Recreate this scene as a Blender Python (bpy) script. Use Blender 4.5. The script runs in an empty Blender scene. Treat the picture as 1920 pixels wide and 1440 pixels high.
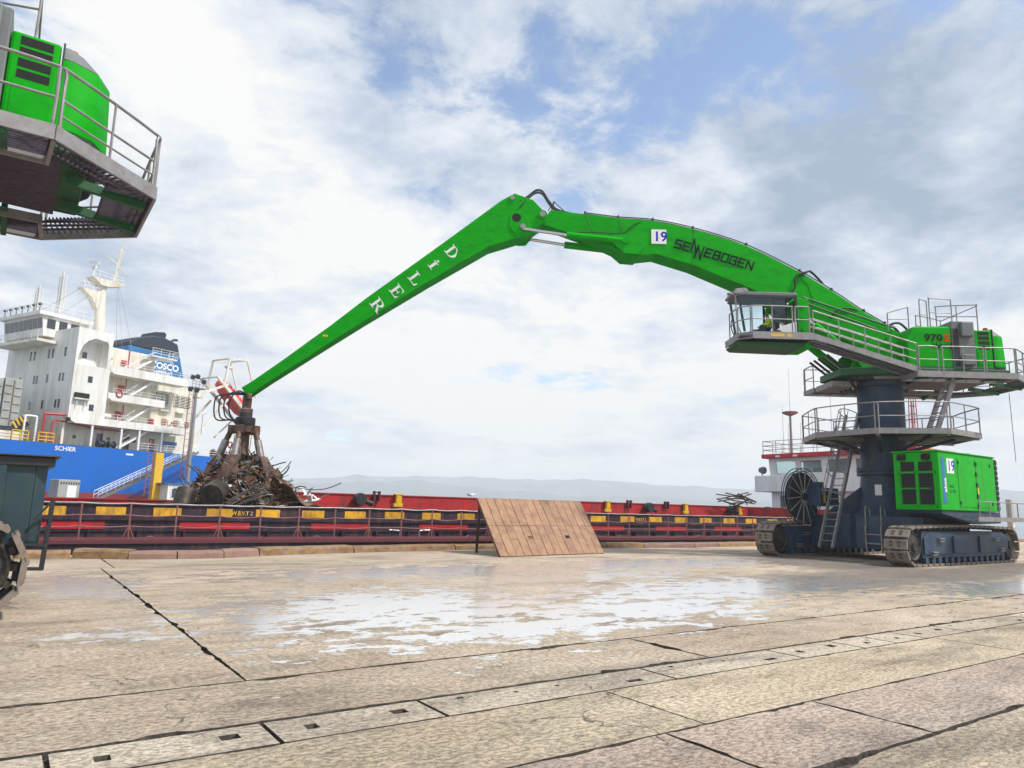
import bpy, math, random
from mathutils import Vector, Matrix
R = math.radians
random.seed(7)
scene = bpy.context.scene
col = scene.collection

# ------------------------------------------------------------------ camera
cam_d = bpy.data.cameras.new('camera'); cam = bpy.data.objects.new('camera', cam_d); col.objects.link(cam)
cam_d.sensor_width = 36.0; cam_d.lens = 36.0 * 1350 / 1920
cam_d.clip_start = 0.1; cam_d.clip_end = 60000
cam.matrix_world = Matrix.Translation((0, 0, 1.7)) @ (Matrix.Rotation(R(-34.6), 4, 'Z') @ Matrix.Rotation(R(90 + 9.71), 4, 'X') @ Matrix.Rotation(R(1.45), 4, 'Z'))
scene.camera = cam

# ------------------------------------------------------------------ world: daylight sky behind broken cloud
SUN_DIR = Vector((0.43, -0.60, 1.05)).normalized()          # towards the sun
world = bpy.data.worlds.new('World'); scene.world = world; world.use_nodes = True
wt = world.node_tree; wt.nodes.clear()
def wn(t, **k):
    n = wt.nodes.new(t)
    for a, b in k.items(): setattr(n, a, b)
    return n
def wl(a, b): wt.links.new(a, b)
def wmath(op, a, b=None, c=None, clamp=False):
    n = wn('ShaderNodeMath', operation=op); n.use_clamp = clamp
    for i, x in enumerate((a, b, c)):
        if x is None: continue
        if isinstance(x, (int, float)): n.inputs[i].default_value = x
        else: wl(x, n.inputs[i])
    return n.outputs[0]
def wramp(fac, stops, interp='LINEAR'):
    n = wn('ShaderNodeValToRGB'); n.color_ramp.interpolation = interp
    e = n.color_ramp.elements
    while len(e) < len(stops): e.new(0.5)
    for el, (p, c) in zip(e, stops):
        el.position = p; el.color = (c[0], c[1], c[2], 1) if not isinstance(c, (int, float)) else (c, c, c, 1)
    wl(fac, n.inputs[0]); return n.outputs[0]
def wnoise(vec, scale, detail=6, rough=0.55, dist=0.0, off=(0, 0, 0)):
    m = wn('ShaderNodeMapping'); m.inputs['Location'].default_value = off; wl(vec, m.inputs['Vector'])
    n = wn('ShaderNodeTexNoise'); n.inputs['Scale'].default_value = scale; n.inputs['Detail'].default_value = detail
    n.inputs['Roughness'].default_value = rough; n.inputs['Distortion'].default_value = dist
    wl(m.outputs[0], n.inputs['Vector']); return n.outputs[0]
sky = wn('ShaderNodeTexSky', sky_type='NISHITA'); sky.sun_disc = False
sky.sun_elevation = math.asin(SUN_DIR.z); sky.sun_rotation = math.atan2(SUN_DIR.x, SUN_DIR.y)
sky.air_density = 1.0; sky.dust_density = 0.6; sky.ozone_density = 1.5
tc = wn('ShaderNodeTexCoord'); sep = wn('ShaderNodeSeparateXYZ'); wl(tc.outputs['Generated'], sep.inputs[0])
zc = wmath('MAXIMUM', sep.outputs[2], 0.0)
den = wmath('ADD', zc, 0.22)
comb = wn('ShaderNodeCombineXYZ')
wl(wmath('DIVIDE', sep.outputs[0], den), comb.inputs[0]); wl(wmath('DIVIDE', sep.outputs[1], den), comb.inputs[1])
wl(wmath('MULTIPLY', zc, 0.8), comb.inputs[2])
cloudvec = comb.outputs[0]
CO = (11.2, 2.3, 0.0)
def wsmooth(x, lo, hi):
    n = wn('ShaderNodeMapRange', interpolation_type='SMOOTHSTEP'); wl(x, n.inputs[0]); n.inputs[1].default_value = lo; n.inputs[2].default_value = hi; return n.outputs[0]
big = wnoise(cloudvec, 1.25, 4, 0.5, 0.3, CO)
puff = wnoise(cloudvec, 2.6, 9, 0.62, 0.25, (13.2, 4.3, 0))
fine = wnoise(cloudvec, 6.5, 8, 0.66, 0.3, (1.3, 4.2, 0))
wide = wnoise(cloudvec, 0.8, 5, 0.55, 0.2, (3.0, 14.0, 0))
cover = wmath('ADD', wmath('MULTIPLY', big, 0.48), wmath('ADD', wmath('MULTIPLY', puff, 0.34), wmath('MULTIPLY', fine, 0.18)))
low = wsmooth(zc, 0.42, 0.02)                                     # cloud closes up towards the horizon
mask = wsmooth(wmath('ADD', cover, wmath('MULTIPLY', low, 0.10)), 0.425, 0.49)
shade = wmath('ADD', wmath('MULTIPLY', wide, 0.44), wmath('ADD', wmath('MULTIPLY', puff, 0.38), wmath('MULTIPLY', fine, 0.18)))
ccol = wramp(wmath('ADD', shade, wmath('MULTIPLY', low, 0.055)),
             [(0.41, (0.25, 0.315, 0.42)), (0.47, (0.39, 0.45, 0.545)), (0.52, (0.545, 0.585, 0.64)), (0.57, (0.69, 0.69, 0.68))])
glow = wn('ShaderNodeMix', data_type='RGBA'); wl(wmath('MULTIPLY', wsmooth(zc, 0.26, 0.0), 0.45), glow.inputs[0]); wl(ccol, glow.inputs[6]); glow.inputs[7].default_value = (0.665, 0.655, 0.63, 1); ccol = glow.outputs[2]
bg1 = wn('ShaderNodeBackground'); wl(sky.outputs[0], bg1.inputs[0]); bg1.inputs[1].default_value = 0.15
bg2 = wn('ShaderNodeBackground'); wl(ccol, bg2.inputs[0]); bg2.inputs[1].default_value = 1.0
mx = wn('ShaderNodeMixShader'); wl(mask, mx.inputs[0]); wl(bg1.outputs[0], mx.inputs[1]); wl(bg2.outputs[0], mx.inputs[2])
wo = wn('ShaderNodeOutputWorld'); wl(mx.outputs[0], wo.inputs[0])

sun_d = bpy.data.lights.new('sun', 'SUN'); sun_d.energy = 3.3; sun_d.angle = R(5); sun_d.color = (1.0, 0.95, 0.88)
sun = bpy.data.objects.new('sun', sun_d); col.objects.link(sun); sun.location = (0, 0, 80)
sun.rotation_euler = SUN_DIR.to_track_quat('Z', 'Y').to_euler()
vs = scene.view_settings
vs.view_transform = 'Standard'; vs.look = 'None'; vs.exposure = 0.52; vs.gamma = 1.0; vs.use_curve_mapping = False
scene.cycles.max_bounces = 6; scene.cycles.transparent_max_bounces = 12
scene.cycles.volume_bounces = 2; scene.cycles.volume_max_steps = 64

# ------------------------------------------------------------------ helpers
def lin(c):
    f = lambda x: x / 12.92 if x <= 0.04045 else ((x + 0.055) / 1.055) ** 2.4
    return tuple(f(x / 255.0) for x in c)
MATS = {}
def material(name, color, rough=0.5, metal=0.0, dirt=None, damount=0.35, dscale=3.0, bump=0.0, bscale=30.0, spec=0.5, coat=0.0, stretch=(1, 1, 1), grime=None, gstretch=(2.5, 2.5, .35), gamount=0.5, objvar=0.0):
    m = bpy.data.materials.new(name); m.use_nodes = True; MATS[name] = m
    t = m.node_tree; b = t.nodes['Principled BSDF']
    b.inputs['Roughness'].default_value = rough; b.inputs['Metallic'].default_value = metal
    b.inputs['Specular IOR Level'].default_value = spec; b.inputs['Coat Weight'].default_value = coat
    color = tuple(color) + (1,)
    b.inputs['Base Color'].default_value = color
    tcn = t.nodes.new('ShaderNodeTexCoord'); mp = t.nodes.new('ShaderNodeMapping'); mp.inputs['Scale'].default_value = stretch
    t.links.new(tcn.outputs['Object'], mp.inputs[0])
    if dirt is not None:
        n = t.nodes.new('ShaderNodeTexNoise'); n.inputs['Scale'].default_value = dscale; n.inputs['Detail'].default_value = 8; n.inputs['Roughness'].default_value = 0.65
        t.links.new(mp.outputs[0], n.inputs['Vector'])
        r = t.nodes.new('ShaderNodeValToRGB'); r.color_ramp.elements[0].position = 0.42; r.color_ramp.elements[1].position = 0.72
        r.color_ramp.elements[0].color = (0, 0, 0, 1); r.color_ramp.elements[1].color = (damount,) * 3 + (1,)
        t.links.new(n.outputs[0], r.inputs[0])
        mix = t.nodes.new('ShaderNodeMix'); mix.data_type = 'RGBA'
        mix.inputs[6].default_value = color; mix.inputs[7].default_value = tuple(dirt) + (1,)
        t.links.new(r.outputs[0], mix.inputs[0]); t.links.new(mix.outputs[2], b.inputs['Base Color'])
        mr = t.nodes.new('ShaderNodeMapRange'); mr.inputs[3].default_value = max(0.05, rough - 0.08); mr.inputs[4].default_value = min(1, rough + 0.2)
        t.links.new(n.outputs[0], mr.inputs[0]); t.links.new(mr.outputs[0], b.inputs['Roughness'])
    def last():
        l = b.inputs['Base Color'].links; return l[0].from_socket if l else None
    def mixin(fac, other, mode='MIX'):
        mi = t.nodes.new('ShaderNodeMix'); mi.data_type = 'RGBA'; mi.blend_type = mode
        sck = last()
        if sck is not None: t.links.new(sck, mi.inputs[6])
        else: mi.inputs[6].default_value = color
        if isinstance(fac, float): mi.inputs[0].default_value = fac
        else: t.links.new(fac, mi.inputs[0])
        if isinstance(other, tuple): mi.inputs[7].default_value = (*other, 1)
        else: t.links.new(other, mi.inputs[7])
        t.links.new(mi.outputs[2], b.inputs['Base Color'])
    if grime is not None:
        mg = t.nodes.new('ShaderNodeMapping'); mg.inputs['Scale'].default_value = gstretch; mg.inputs['Location'].default_value = (3.3, 1.7, 5.1); t.links.new(tcn.outputs['Object'], mg.inputs[0])
        ng = t.nodes.new('ShaderNodeTexNoise'); ng.inputs['Scale'].default_value = 1.0; ng.inputs['Detail'].default_value = 7; ng.inputs['Roughness'].default_value = 0.7; t.links.new(mg.outputs[0], ng.inputs['Vector'])
        rg = t.nodes.new('ShaderNodeValToRGB'); rg.color_ramp.elements[0].position = 0.50; rg.color_ramp.elements[1].position = 0.68; rg.color_ramp.elements[0].color = (0, 0, 0, 1); rg.color_ramp.elements[1].color = (gamount,) * 3 + (1,)
        t.links.new(ng.outputs[0], rg.inputs[0]); mixin(rg.outputs[0], tuple(grime))
    if objvar > 0:
        oi = t.nodes.new('ShaderNodeObjectInfo'); rv = t.nodes.new('ShaderNodeMapRange'); rv.inputs[3].default_value = 1 - objvar; rv.inputs[4].default_value = 1 + objvar * .5
        t.links.new(oi.outputs['Random'], rv.inputs[0]); mixin(1.0, rv.outputs[0], 'MULTIPLY')
    if bump > 0:
        n2 = t.nodes.new('ShaderNodeTexNoise'); n2.inputs['Scale'].default_value = bscale; n2.inputs['Detail'].default_value = 6
        t.links.new(mp.outputs[0], n2.inputs['Vector'])
        bp = t.nodes.new('ShaderNodeBump'); bp.inputs['Strength'].default_value = bump; bp.inputs['Distance'].default_value = 0.03
        t.links.new(n2.outputs[0], bp.inputs['Height']); t.links.new(bp.outputs[0], b.inputs['Normal'])
    return m

class MB:
    """collects shapes that become one mesh object"""
    def __init__(s): s.v = []; s.f = []; s.mi = []; s.cur = 0
    def add(s, vs, fs):
        o = len(s.v); s.v += [tuple(v) for v in vs]
        for f in fs: s.f.append(tuple(i + o for i in f)); s.mi.append(s.cur)
        return s
    def box(s, x0, x1, y0, y1, z0, z1):
        return s.add([(x0,y0,z0),(x1,y0,z0),(x1,y1,z0),(x0,y1,z0),(x0,y0,z1),(x1,y0,z1),(x1,y1,z1),(x0,y1,z1)],
                     [(3,2,1,0),(4,5,6,7),(0,1,5,4),(1,2,6,5),(2,3,7,6),(3,0,4,7)])
    def obox(s, c, ex, ey, ez):
        c, ex, ey, ez = Vector(c), Vector(ex), Vector(ey), Vector(ez)
        vs = [c - ex - ey - ez, c + ex - ey - ez, c + ex + ey - ez, c - ex + ey - ez, c - ex - ey + ez, c + ex - ey + ez, c + ex + ey + ez, c - ex + ey + ez]
        return s.add(vs, [(3,2,1,0),(4,5,6,7),(0,1,5,4),(1,2,6,5),(2,3,7,6),(3,0,4,7)])
    def beam(s, p, q, w, h, up=(0, 0, 1)):
        p, q = Vector(p), Vector(q); d = q - p; L = d.length
        if L < 1e-6: return s
        d /= L; up = Vector(up)
        side = d.cross(up)
        if side.length < 1e-4: side = d.cross(Vector((1, 0, 0)))
        side.normalize(); u2 = side.cross(d)
        return s.obox((p + q) / 2, d * L / 2, side * w / 2, u2 * h / 2)
    def tube(s, pts, r, n=6, closed=False, caps=True):
        pts = [Vector(p) for p in pts]; m = len(pts); rings = []
        prev = None
        for i, p in enumerate(pts):
            a = pts[i - 1] if (i > 0 or closed) else p; b = pts[(i + 1) % m] if (i < m - 1 or closed) else p
            d = (b - a)
            if d.length < 1e-9: d = Vector((0, 0, 1))
            d.normalize()
            if prev is None:
                x = d.cross(Vector((0, 0, 1)))
                if x.length < 1e-3: x = d.cross(Vector((1, 0, 0)))
            else:
                x = prev - d * prev.dot(d)
            x.normalize(); prev = x; y = d.cross(x)
            rr = r[i] if isinstance(r, (list, tuple)) else r
            rings.append([p + x * rr * math.cos(2 * math.pi * k / n) + y * rr * math.sin(2 * math.pi * k / n) for k in range(n)])
        vs = [v for ring in rings for v in ring]; fs = []
        for i in range(m if closed else m - 1):
            j = (i + 1) % m
            for k in range(n):
                k2 = (k + 1) % n
                fs.append((i * n + k, i * n + k2, j * n + k2, j * n + k))
        if caps and not closed:
            fs.append(tuple(range(n - 1, -1, -1))); fs.append(tuple((m - 1) * n + k for k in range(n)))
        return s.add(vs, fs)
    def cyl(s, p, q, r, n=12, r2=None): return s.tube([p, q], [r, r if r2 is None else r2], n)
    def prism(s, pts, fn0, fn1):
        """polygon swept from fn0(point) to fn1(point)"""
        n = len(pts); vs = [fn0(p) for p in pts] + [fn1(p) for p in pts]
        fs = [tuple(range(n - 1, -1, -1)), tuple(range(n, 2 * n))]
        for i in range(n): j = (i + 1) % n; fs.append((i, j, j + n, i + n))
        return s.add(vs, fs)
    def plate_y(s, pts, y0, y1): return s.prism(pts, lambda p: (p[0], y0, p[1]), lambda p: (p[0], y1, p[1]))
    def plate_x(s, pts, x0, x1): return s.prism(pts, lambda p: (x0, p[0], p[1]), lambda p: (x1, p[0], p[1]))
    def plate_z(s, pts, z0, z1): return s.prism(pts, lambda p: (p[0], p[1], z0), lambda p: (p[0], p[1], z1))
    def strip(s, top, bot, hw):
        """boom-like box girder from matching top and bottom outlines in the x-z plane"""
        n = len(top); vs = []
        for (a, b, w) in zip(top, bot, hw):
            vs += [(a[0], -w, a[1]), (a[0], w, a[1]), (b[0], w, b[1]), (b[0], -w, b[1])]
        fs = []
        for i in range(n - 1):
            o, p = i * 4, i * 4 + 4
            for k in range(4): fs.append((o + k, o + (k + 1) % 4, p + (k + 1) % 4, p + k))
        fs.append((3, 2, 1, 0)); fs.append(tuple((n - 1) * 4 + k for k in range(4)))
        return s.add(vs, fs)
    def lathe(s, prof, c=(0, 0, 0), n=20, axis='Z'):
        vs = []; m = len(prof)
        for k in range(n):
            a = 2 * math.pi * k / n; ca, sa = math.cos(a), math.sin(a)
            for r, z in prof:
                p = {'Z': (r * ca, r * sa, z), 'Y': (r * ca, z, r * sa), 'X': (z, r * ca, r * sa)}[axis]
                vs.append((p[0] + c[0], p[1] + c[1], p[2] + c[2]))
        fs = []
        for k in range(n):
            k2 = (k + 1) % n
            for i in range(m - 1): fs.append((k * m + i, k2 * m + i, k2 * m + i + 1, k * m + i + 1))
        return s.add(vs, fs)
    def mesh(s, name, mats):
        me = bpy.data.meshes.new(name); me.from_pydata(s.v, [], s.f)
        if not isinstance(mats, (list, tuple)): mats = [mats]
        for m in mats: me.materials.append(MATS[m])
        if len(mats) > 1: me.polygons.foreach_set('material_index', s.mi)
        me.update(); return me
    def build(s, name, mats, parent=None, smooth=False, bevel=0.0, rz=None, loc=None, label=None):
        me = s.mesh(name, mats)
        import bmesh
        b = bmesh.new(); b.from_mesh(me); bmesh.ops.recalc_face_normals(b, faces=b.faces); b.to_mesh(me); b.free()
        if smooth: me.shade_smooth(); me.set_sharp_from_angle(angle=0.7)
        o = bpy.data.objects.new(name, me); col.objects.link(o)
        if parent is not None: o.parent = parent
        if rz is not None: o.rotation_euler = (0, 0, rz)
        if loc is not None: o.location = loc
        if bevel > 0:
            md = o.modifiers.new('bevel', 'BEVEL'); md.width = bevel; md.segments = 2; md.limit_method = 'ANGLE'; md.angle_limit = R(35)
        if label: o['label'] = label
        return o

def tag(o, label, cat, group=None):
    o['label'] = label; o['category'] = cat
    if group: o['group'] = group
    return o
def thing(name, label, cat, loc=(0, 0, 0), rz=0.0, group=None):
    o = bpy.data.objects.new(name, None); col.objects.link(o); o.empty_display_size = 0.3
    o.location = loc; o.rotation_euler = (0, 0, rz); return tag(o, label, cat, group)
def structure(o): o['kind'] = 'structure'; return o
def link_copy(src, name, parent, loc=None, rot=None):
    o = bpy.data.objects.new(name, src); col.objects.link(o); o.parent = parent
    if loc is not None: o.location = loc
    if rot is not None: o.rotation_euler = rot
    return o

def text_part(txt, origin, ex, ey, height, mat, name, parent, bold=0.0, stretch=1.0, rz=None, depth=0.004, shear=0.0, align='LEFT', label=None):
    """flat print: text laid on a face; ex, ey are the reading and up directions"""
    cu = bpy.data.curves.new(name, 'FONT'); cu.body = txt; cu.size = 1.0; cu.offset = bold; cu.extrude = 0.0; cu.shear = shear; cu.resolution_u = 3
    cu.align_x = align
    tmp = bpy.data.objects.new('tmp', cu); col.objects.link(tmp)
    dg = bpy.context.evaluated_depsgraph_get(); dg.update()
    me = bpy.data.meshes.new_from_object(tmp.evaluated_get(dg)); me.name = name
    bpy.data.objects.remove(tmp)
    ex, ey, og = Vector(ex).normalized(), Vector(ey).normalized(), Vector(origin); ez = ex.cross(ey)
    k = height / 0.69
    for v in me.vertices:
        p = v.co; v.co = og + ex * p.x * k * stretch + ey * p.y * k + ez * depth
    me.materials.clear(); me.materials.append(MATS[mat]); me.update()
    o = bpy.data.objects.new(name, me); col.objects.link(o); o.parent = parent
    if rz is not None: o.rotation_euler = (0, 0, rz)
    if label: o['label'] = label
    return o
def flat_polys(polys, origin, ex, ey, depth, mat, name, parent, rz=None):
    ex, ey, og = Vector(ex), Vector(ey), Vector(origin); ez = ex.normalized().cross(ey.normalized())
    mb = MB()
    for p in polys: mb.add([og + ex * a + ey * b + ez * depth for a, b in p], [tuple(range(len(p)))])
    me = mb.mesh(name, mat); o = bpy.data.objects.new(name, me); col.objects.link(o); o.parent = parent
    if rz is not None: o.rotation_euler = (0, 0, rz)
    return o
def stroke_polys(lines, t):
    out = []
    for ln in lines:
        for (a, b) in zip(ln[:-1], ln[1:]):
            a, b = Vector(a), Vector(b); d = (b - a).normalized(); n = Vector((-d.y, d.x)) * t / 2; e = d * t / 2
            out.append([tuple(a - e - n), tuple(b + e - n), tuple(b + e + n), tuple(a - e + n)])
    return out
def railing(mb, pts, h=1.05, r=0.024, rails=(0.5, 1.0), post=1.2, n=6, lean=0):
    """tubular guard rail along a polyline of deck points"""
    pts = [Vector(p) for p in pts]
    for k in rails: mb.tube([p + Vector((0, 0, h * k)) for p in pts], r, n)
    for a, b in zip(pts[:-1], pts[1:]):
        m = max(1, int(round((b - a).length / post)))
        for i in range(m + 1):
            p = a.lerp(b, i / m); mb.tube([p, p + Vector((0, 0, h))], r, n)
def ladder(mb, p, q, width, side, rung=0.28, r=0.02, rail=0.035):
    p, q, side = Vector(p), Vector(q), Vector(side).normalized() * width / 2
    for s in (-1, 1): mb.beam(p + side * s, q + side * s, rail, rail * 2)
    L = (q - p).length; k = int(L / rung)
    for i in range(1, k):
        c = p.lerp(q, i / k); mb.tube([c - side, c + side], r, 5)

# ------------------------------------------------------------------ materials
G = lin((22, 168, 30))
material('green_paint', (0.001, 0.37, 0.004), 0.45, 0, dirt=(0.002, 0.24, 0.004), damount=0.45, dscale=2.4, bump=0.05, bscale=3, spec=0.10, grime=(0.006, 0.10, 0.008), gamount=0.35, gstretch=(.9, .9, 3.5))
material('gen_green', (0.006, 0.41, 0.014), 0.42, 0, dirt=(0.01, 0.28, 0.02), damount=0.6, dscale=2.4, bump=0.05, bscale=4, spec=0.16, grime=(0.05, 0.16, 0.04), gamount=0.4, gstretch=(2.2, 2.2, .5))
material('green_frame', (0.008, 0.10, 0.03), 0.5, 0, dirt=(0.04, 0.07, 0.04), damount=0.6, dscale=3)
material('navy_steel', (0.010, 0.042, 0.098), 0.48, 0, dirt=(0.07, 0.08, 0.085), damount=0.8, dscale=2.6, bump=0.08, bscale=12, grime=(0.10, 0.085, 0.07), gamount=.45)
material('grey_steel', (0.30, 0.295, 0.30), 0.5, 0.35, dirt=(0.16, 0.12, 0.10), damount=0.6, dscale=4)
material('grating', (0.075, 0.062, 0.09), 0.6, 0.3, dirt=(0.02, 0.015, 0.02), damount=0.7, dscale=9)
material('grey_paint', (0.15, 0.17, 0.17), 0.5, 0, dirt=(0.08, 0.08, 0.08), damount=0.4, dscale=3)
material('dark_trim', (0.016, 0.018, 0.024), 0.5, 0, dirt=(0.05, 0.05, 0.05), damount=0.4, dscale=5)
material('black_rubber', (0.012, 0.012, 0.013), 0.6, 0)
material('teal_steel', (0.010, 0.042, 0.055), 0.5, 0, dirt=(0.05, 0.06, 0.055), damount=0.7, dscale=2.2, bump=0.15, bscale=14)
material('hole_dark', (0.01, 0.01, 0.012), 0.9, 0)
material('chrome_rod', (0.62, 0.62, 0.64), 0.16, 1.0)
material('white_paint', (0.82, 0.82, 0.79), 0.45, 0, dirt=(0.50, 0.43, 0.33), damount=0.5, dscale=0.5, stretch=(1, 1, 0.25), grime=(.42, .30, .18), gamount=.45, gstretch=(1.3, 1.3, .12))
material('cream_paint', (0.80, 0.77, 0.67), 0.5, 0, dirt=(0.46, 0.36, 0.22), damount=0.5, dscale=0.7, stretch=(1, 1, 0.3), grime=(.36, .24, .13), gamount=.5, gstretch=(1.6, 1.6, .15))
material('sticker_white', (0.8, 0.8, 0.8), 0.4)
material('number_blue', (0.01, 0.015, 0.40), 0.6, spec=0.2)
material('letter_dark', (0.004, 0.012, 0.016), 0.7, spec=0.15)
material('letter_red', (0.7, 0.01, 0.01), 0.6, spec=0.2)
material('blue_stripe', (0.02, 0.13, 0.40), 0.4)
material('yellow_paint', (0.78, 0.46, 0.015), 0.5, 0, dirt=(0.35, 0.2, 0.05), damount=0.4, dscale=4)
material('track_steel', (0.25, 0.205, 0.165), 0.6, 0.15, dirt=(0.12, 0.095, 0.075), damount=0.9, dscale=6, bump=0.15, bscale=20)
material('sprocket_steel', (0.022, 0.021, 0.022), 0.55, 0.3, dirt=(0.13, 0.105, 0.08), damount=0.7, dscale=7, bump=0.4, bscale=14)
material('beacon_red', (0.6, 0.04, 0.02), 0.35)
material('hivis', (0.62, 0.80, 0.02), 0.7); material('trousers', (0.012, 0.02, 0.12), 0.8); material('skin', (0.30, 0.15, 0.10), 0.6)
material('hair', (0.02, 0.015, 0.012), 0.7); material('workwear_red', (0.5, 0.05, 0.05), 0.8)
gm = material('cab_glass', (0.88, 0.97, 0.96), 0.02); gm.node_tree.nodes['Principled BSDF'].inputs['Transmission Weight'].default_value = 1.0
gm.node_tree.nodes['Principled BSDF'].inputs['IOR'].default_value = 1.05
material('dark_glass', (0.02, 0.03, 0.04), 0.06, 0, spec=0.8)
# ================================================================== THE SETTING
def nodes_of(name):
    m = bpy.data.materials.new(name); m.use_nodes = True; MATS[name] = m
    t = m.node_tree; return m, t, t.nodes['Principled BSDF']
def pavement_material(name, c_dark, c_light, puddles=True):
    m, t, b = nodes_of(name)
    N = t.nodes.new; L = t.links.new
    geo = N('ShaderNodeNewGeometry')
    def mp(scale, loc=(0, 0, 0)):
        n = N('ShaderNodeMapping'); n.inputs['Scale'].default_value = scale; n.inputs['Location'].default_value = loc; L(geo.outputs['Position'], n.inputs[0]); return n.outputs[0]
    def noise(vec, sc, det=8, ro=0.6, di=0.0):
        n = N('ShaderNodeTexNoise'); n.inputs['Scale'].default_value = sc; n.inputs['Detail'].default_value = det; n.inputs['Roughness'].default_value = ro; n.inputs['Distortion'].default_value = di
        L(vec, n.inputs['Vector']); return n.outputs[0]
    def ramp(f, stops):
        n = N('ShaderNodeValToRGB'); e = n.color_ramp.elements
        while len(e) < len(stops): e.new(0.5)
        for el, (p, c) in zip(e, stops): el.position = p; el.color = (c, c, c, 1) if isinstance(c, (int, float)) else (*c, 1)
        L(f, n.inputs[0]); return n.outputs[0]
    def ma(op, a, c=None, clamp=False):
        n = N('ShaderNodeMath'); n.operation = op; n.use_clamp = clamp
        for i, x in enumerate((a, c)):
            if x is None: continue
            if isinstance(x, (int, float)): n.inputs[i].default_value = x
            else: L(x, n.inputs[i])
        return n.outputs[0]
    def mixc(f, a, c, mode='MIX'):
        n = N('ShaderNodeMix'); n.data_type = 'RGBA'; n.blend_type = mode
        if isinstance(f, (int, float)): n.inputs[0].default_value = f
        else: L(f, n.inputs[0])
        for i, x in ((6, a), (7, c)):
            if isinstance(x, tuple): n.inputs[i].default_value = (*x, 1)
            else: L(x, n.inputs[i])
        return n.outputs[2]
    base = ramp(noise(mp((0.5, 0.9, 1)), 0.55, 9, 0.68), [(0.3, c_dark), (0.52, tuple((a + c) / 2 for a, c in zip(c_dark, c_light))), (0.72, c_light)])
    oi = N('ShaderNodeObjectInfo')
    base = mixc(1.0, base, ramp(oi.outputs['Random'], [(0, 0.88), (1, 1.06)]), 'MULTIPLY')
    streak = ramp(noise(mp((0.5, 1.5, 1)), 1.5, 8, 0.76, 0.2), [(0.34, 0.58), (0.48, 1.0), (0.72, 1.12)])
    base = mixc(0.85, base, streak, 'MULTIPLY')
    grain = ramp(noise(mp((5.5, 9, 1)), 2.8, 8, 0.84), [(0.36, 0.45), (0.50, 1.0), (0.72, 1.2)])
    base = mixc(0.75, base, grain, 'MULTIPLY')
    # small pits and dark specks
    pit = ramp(noise(mp((2.2, 5.0, 1), (4, 9, 0)), 1.6, 7, 0.7), [(0.625, 0.0), (0.66, 1.0)])
    base = mixc(ma('MULTIPLY', pit, 0.75), base, (0.10, 0.085, 0.075))
    # oil and wet soil stains
    stain = ramp(noise(mp((0.16, 0.42, 1), (2, 3, 0)), 1.1, 8, 0.7, 0.6), [(0.515, 0.0), (0.64, 1.0)])
    base = mixc(ma('MULTIPLY', stain, 0.58), base, (0.15, 0.13, 0.115))
    # hairline cracks
    wob = N('ShaderNodeVectorMath'); wob.operation = 'ADD'
    nn = N('ShaderNodeTexNoise'); nn.inputs['Scale'].default_value = 1.7; nn.inputs['Detail'].default_value = 5; L(geo.outputs['Position'], nn.inputs['Vector'])
    vm = N('ShaderNodeVectorMath'); vm.operation = 'SCALE'; vm.inputs['Scale'].default_value = 0.9; L(nn.outputs['Color'], vm.inputs[0])
    L(mp((0.55, 0.8, 1)), wob.inputs[0]); L(vm.outputs[0], wob.inputs[1])
    vo = N('ShaderNodeTexVoronoi'); vo.feature = 'DISTANCE_TO_EDGE'; vo.inputs['Scale'].default_value = 0.62; L(wob.outputs[0], vo.inputs['Vector'])
    ck = ramp(vo.outputs['Distance'], [(0.003, 1.0), (0.009, 0.0)])
    ckm = ramp(noise(mp((0.6, 0.6, 1), (7, 1, 0)), 0.9, 6, 0.7), [(0.50, 0.0), (0.57, 1.0)])
    crack = ma('MULTIPLY', ck, ckm)
    base = mixc(ma('MULTIPLY', crack, 0.8), base, (0.07, 0.06, 0.055))
    rough = ramp(noise(mp((1, 1, 1)), 2.0), [(0.3, 0.75), (0.7, 0.95)])
    hgt = ma('ADD', ma('MULTIPLY', grain, 0.6), ma('MULTIPLY', streak, 0.6)); bstr = 0.9
    if puddles:
        sp = N('ShaderNodeSeparateXYZ'); L(geo.outputs['Position'], sp.inputs[0])
        best = None
        for cx, cy, rx, ry, am in [(5.9, 11.3, 3.6, 3.4, 1.0), (4.6, 10.9, 2.4, 1.3, 0.9), (6.6, 8.7, 3.2, 1.1, 1.0), (9.4, 9.6, 3.8, 2.0, 0.95), (13.6, 11.2, 6.0, 2.1, 1.0), (9.5, 17.2, 6.5, 2.0, 1.0), (17.5, 17.2, 7.0, 2.0, 1.0), (12.5, 14.6, 6.0, 2.2, 0.75), (1.35, 16.6, 1.2, 2.4, 1.05), (21.5, 8.3, 4.5, 1.4, 1.0), (31.0, 9.0, 6.0, 1.6, 0.8), (1.4, 10.6, 1.3, 1.0, 0.55)]:
            dx = ma('DIVIDE', ma('SUBTRACT', sp.outputs[0], cx), rx); dy = ma('DIVIDE', ma('SUBTRACT', sp.outputs[1], cy), ry)
            d = ma('SUBTRACT', am, ma('SQRT', ma('ADD', ma('MULTIPLY', dx, dx), ma('MULTIPLY', dy, dy))))
            best = d if best is None else ma('MAXIMUM', best, d)
        best = ma('MAXIMUM', best, -0.72)
        mud = None
        for cx, cy, rx, ry in [(22, 11.2, 9.5, 2.3), (31, 11.5, 7, 1.8), (24.5, 15, 3.2, 4.5)]:
            dx = ma('DIVIDE', ma('SUBTRACT', sp.outputs[0], cx), rx); dy = ma('DIVIDE', ma('SUBTRACT', sp.outputs[1], cy), ry)
            d = ma('SUBTRACT', 1.0, ma('SQRT', ma('ADD', ma('MULTIPLY', dx, dx), ma('MULTIPLY', dy, dy))))
            mud = d if mud is None else ma('MAXIMUM', mud, d)
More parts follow.
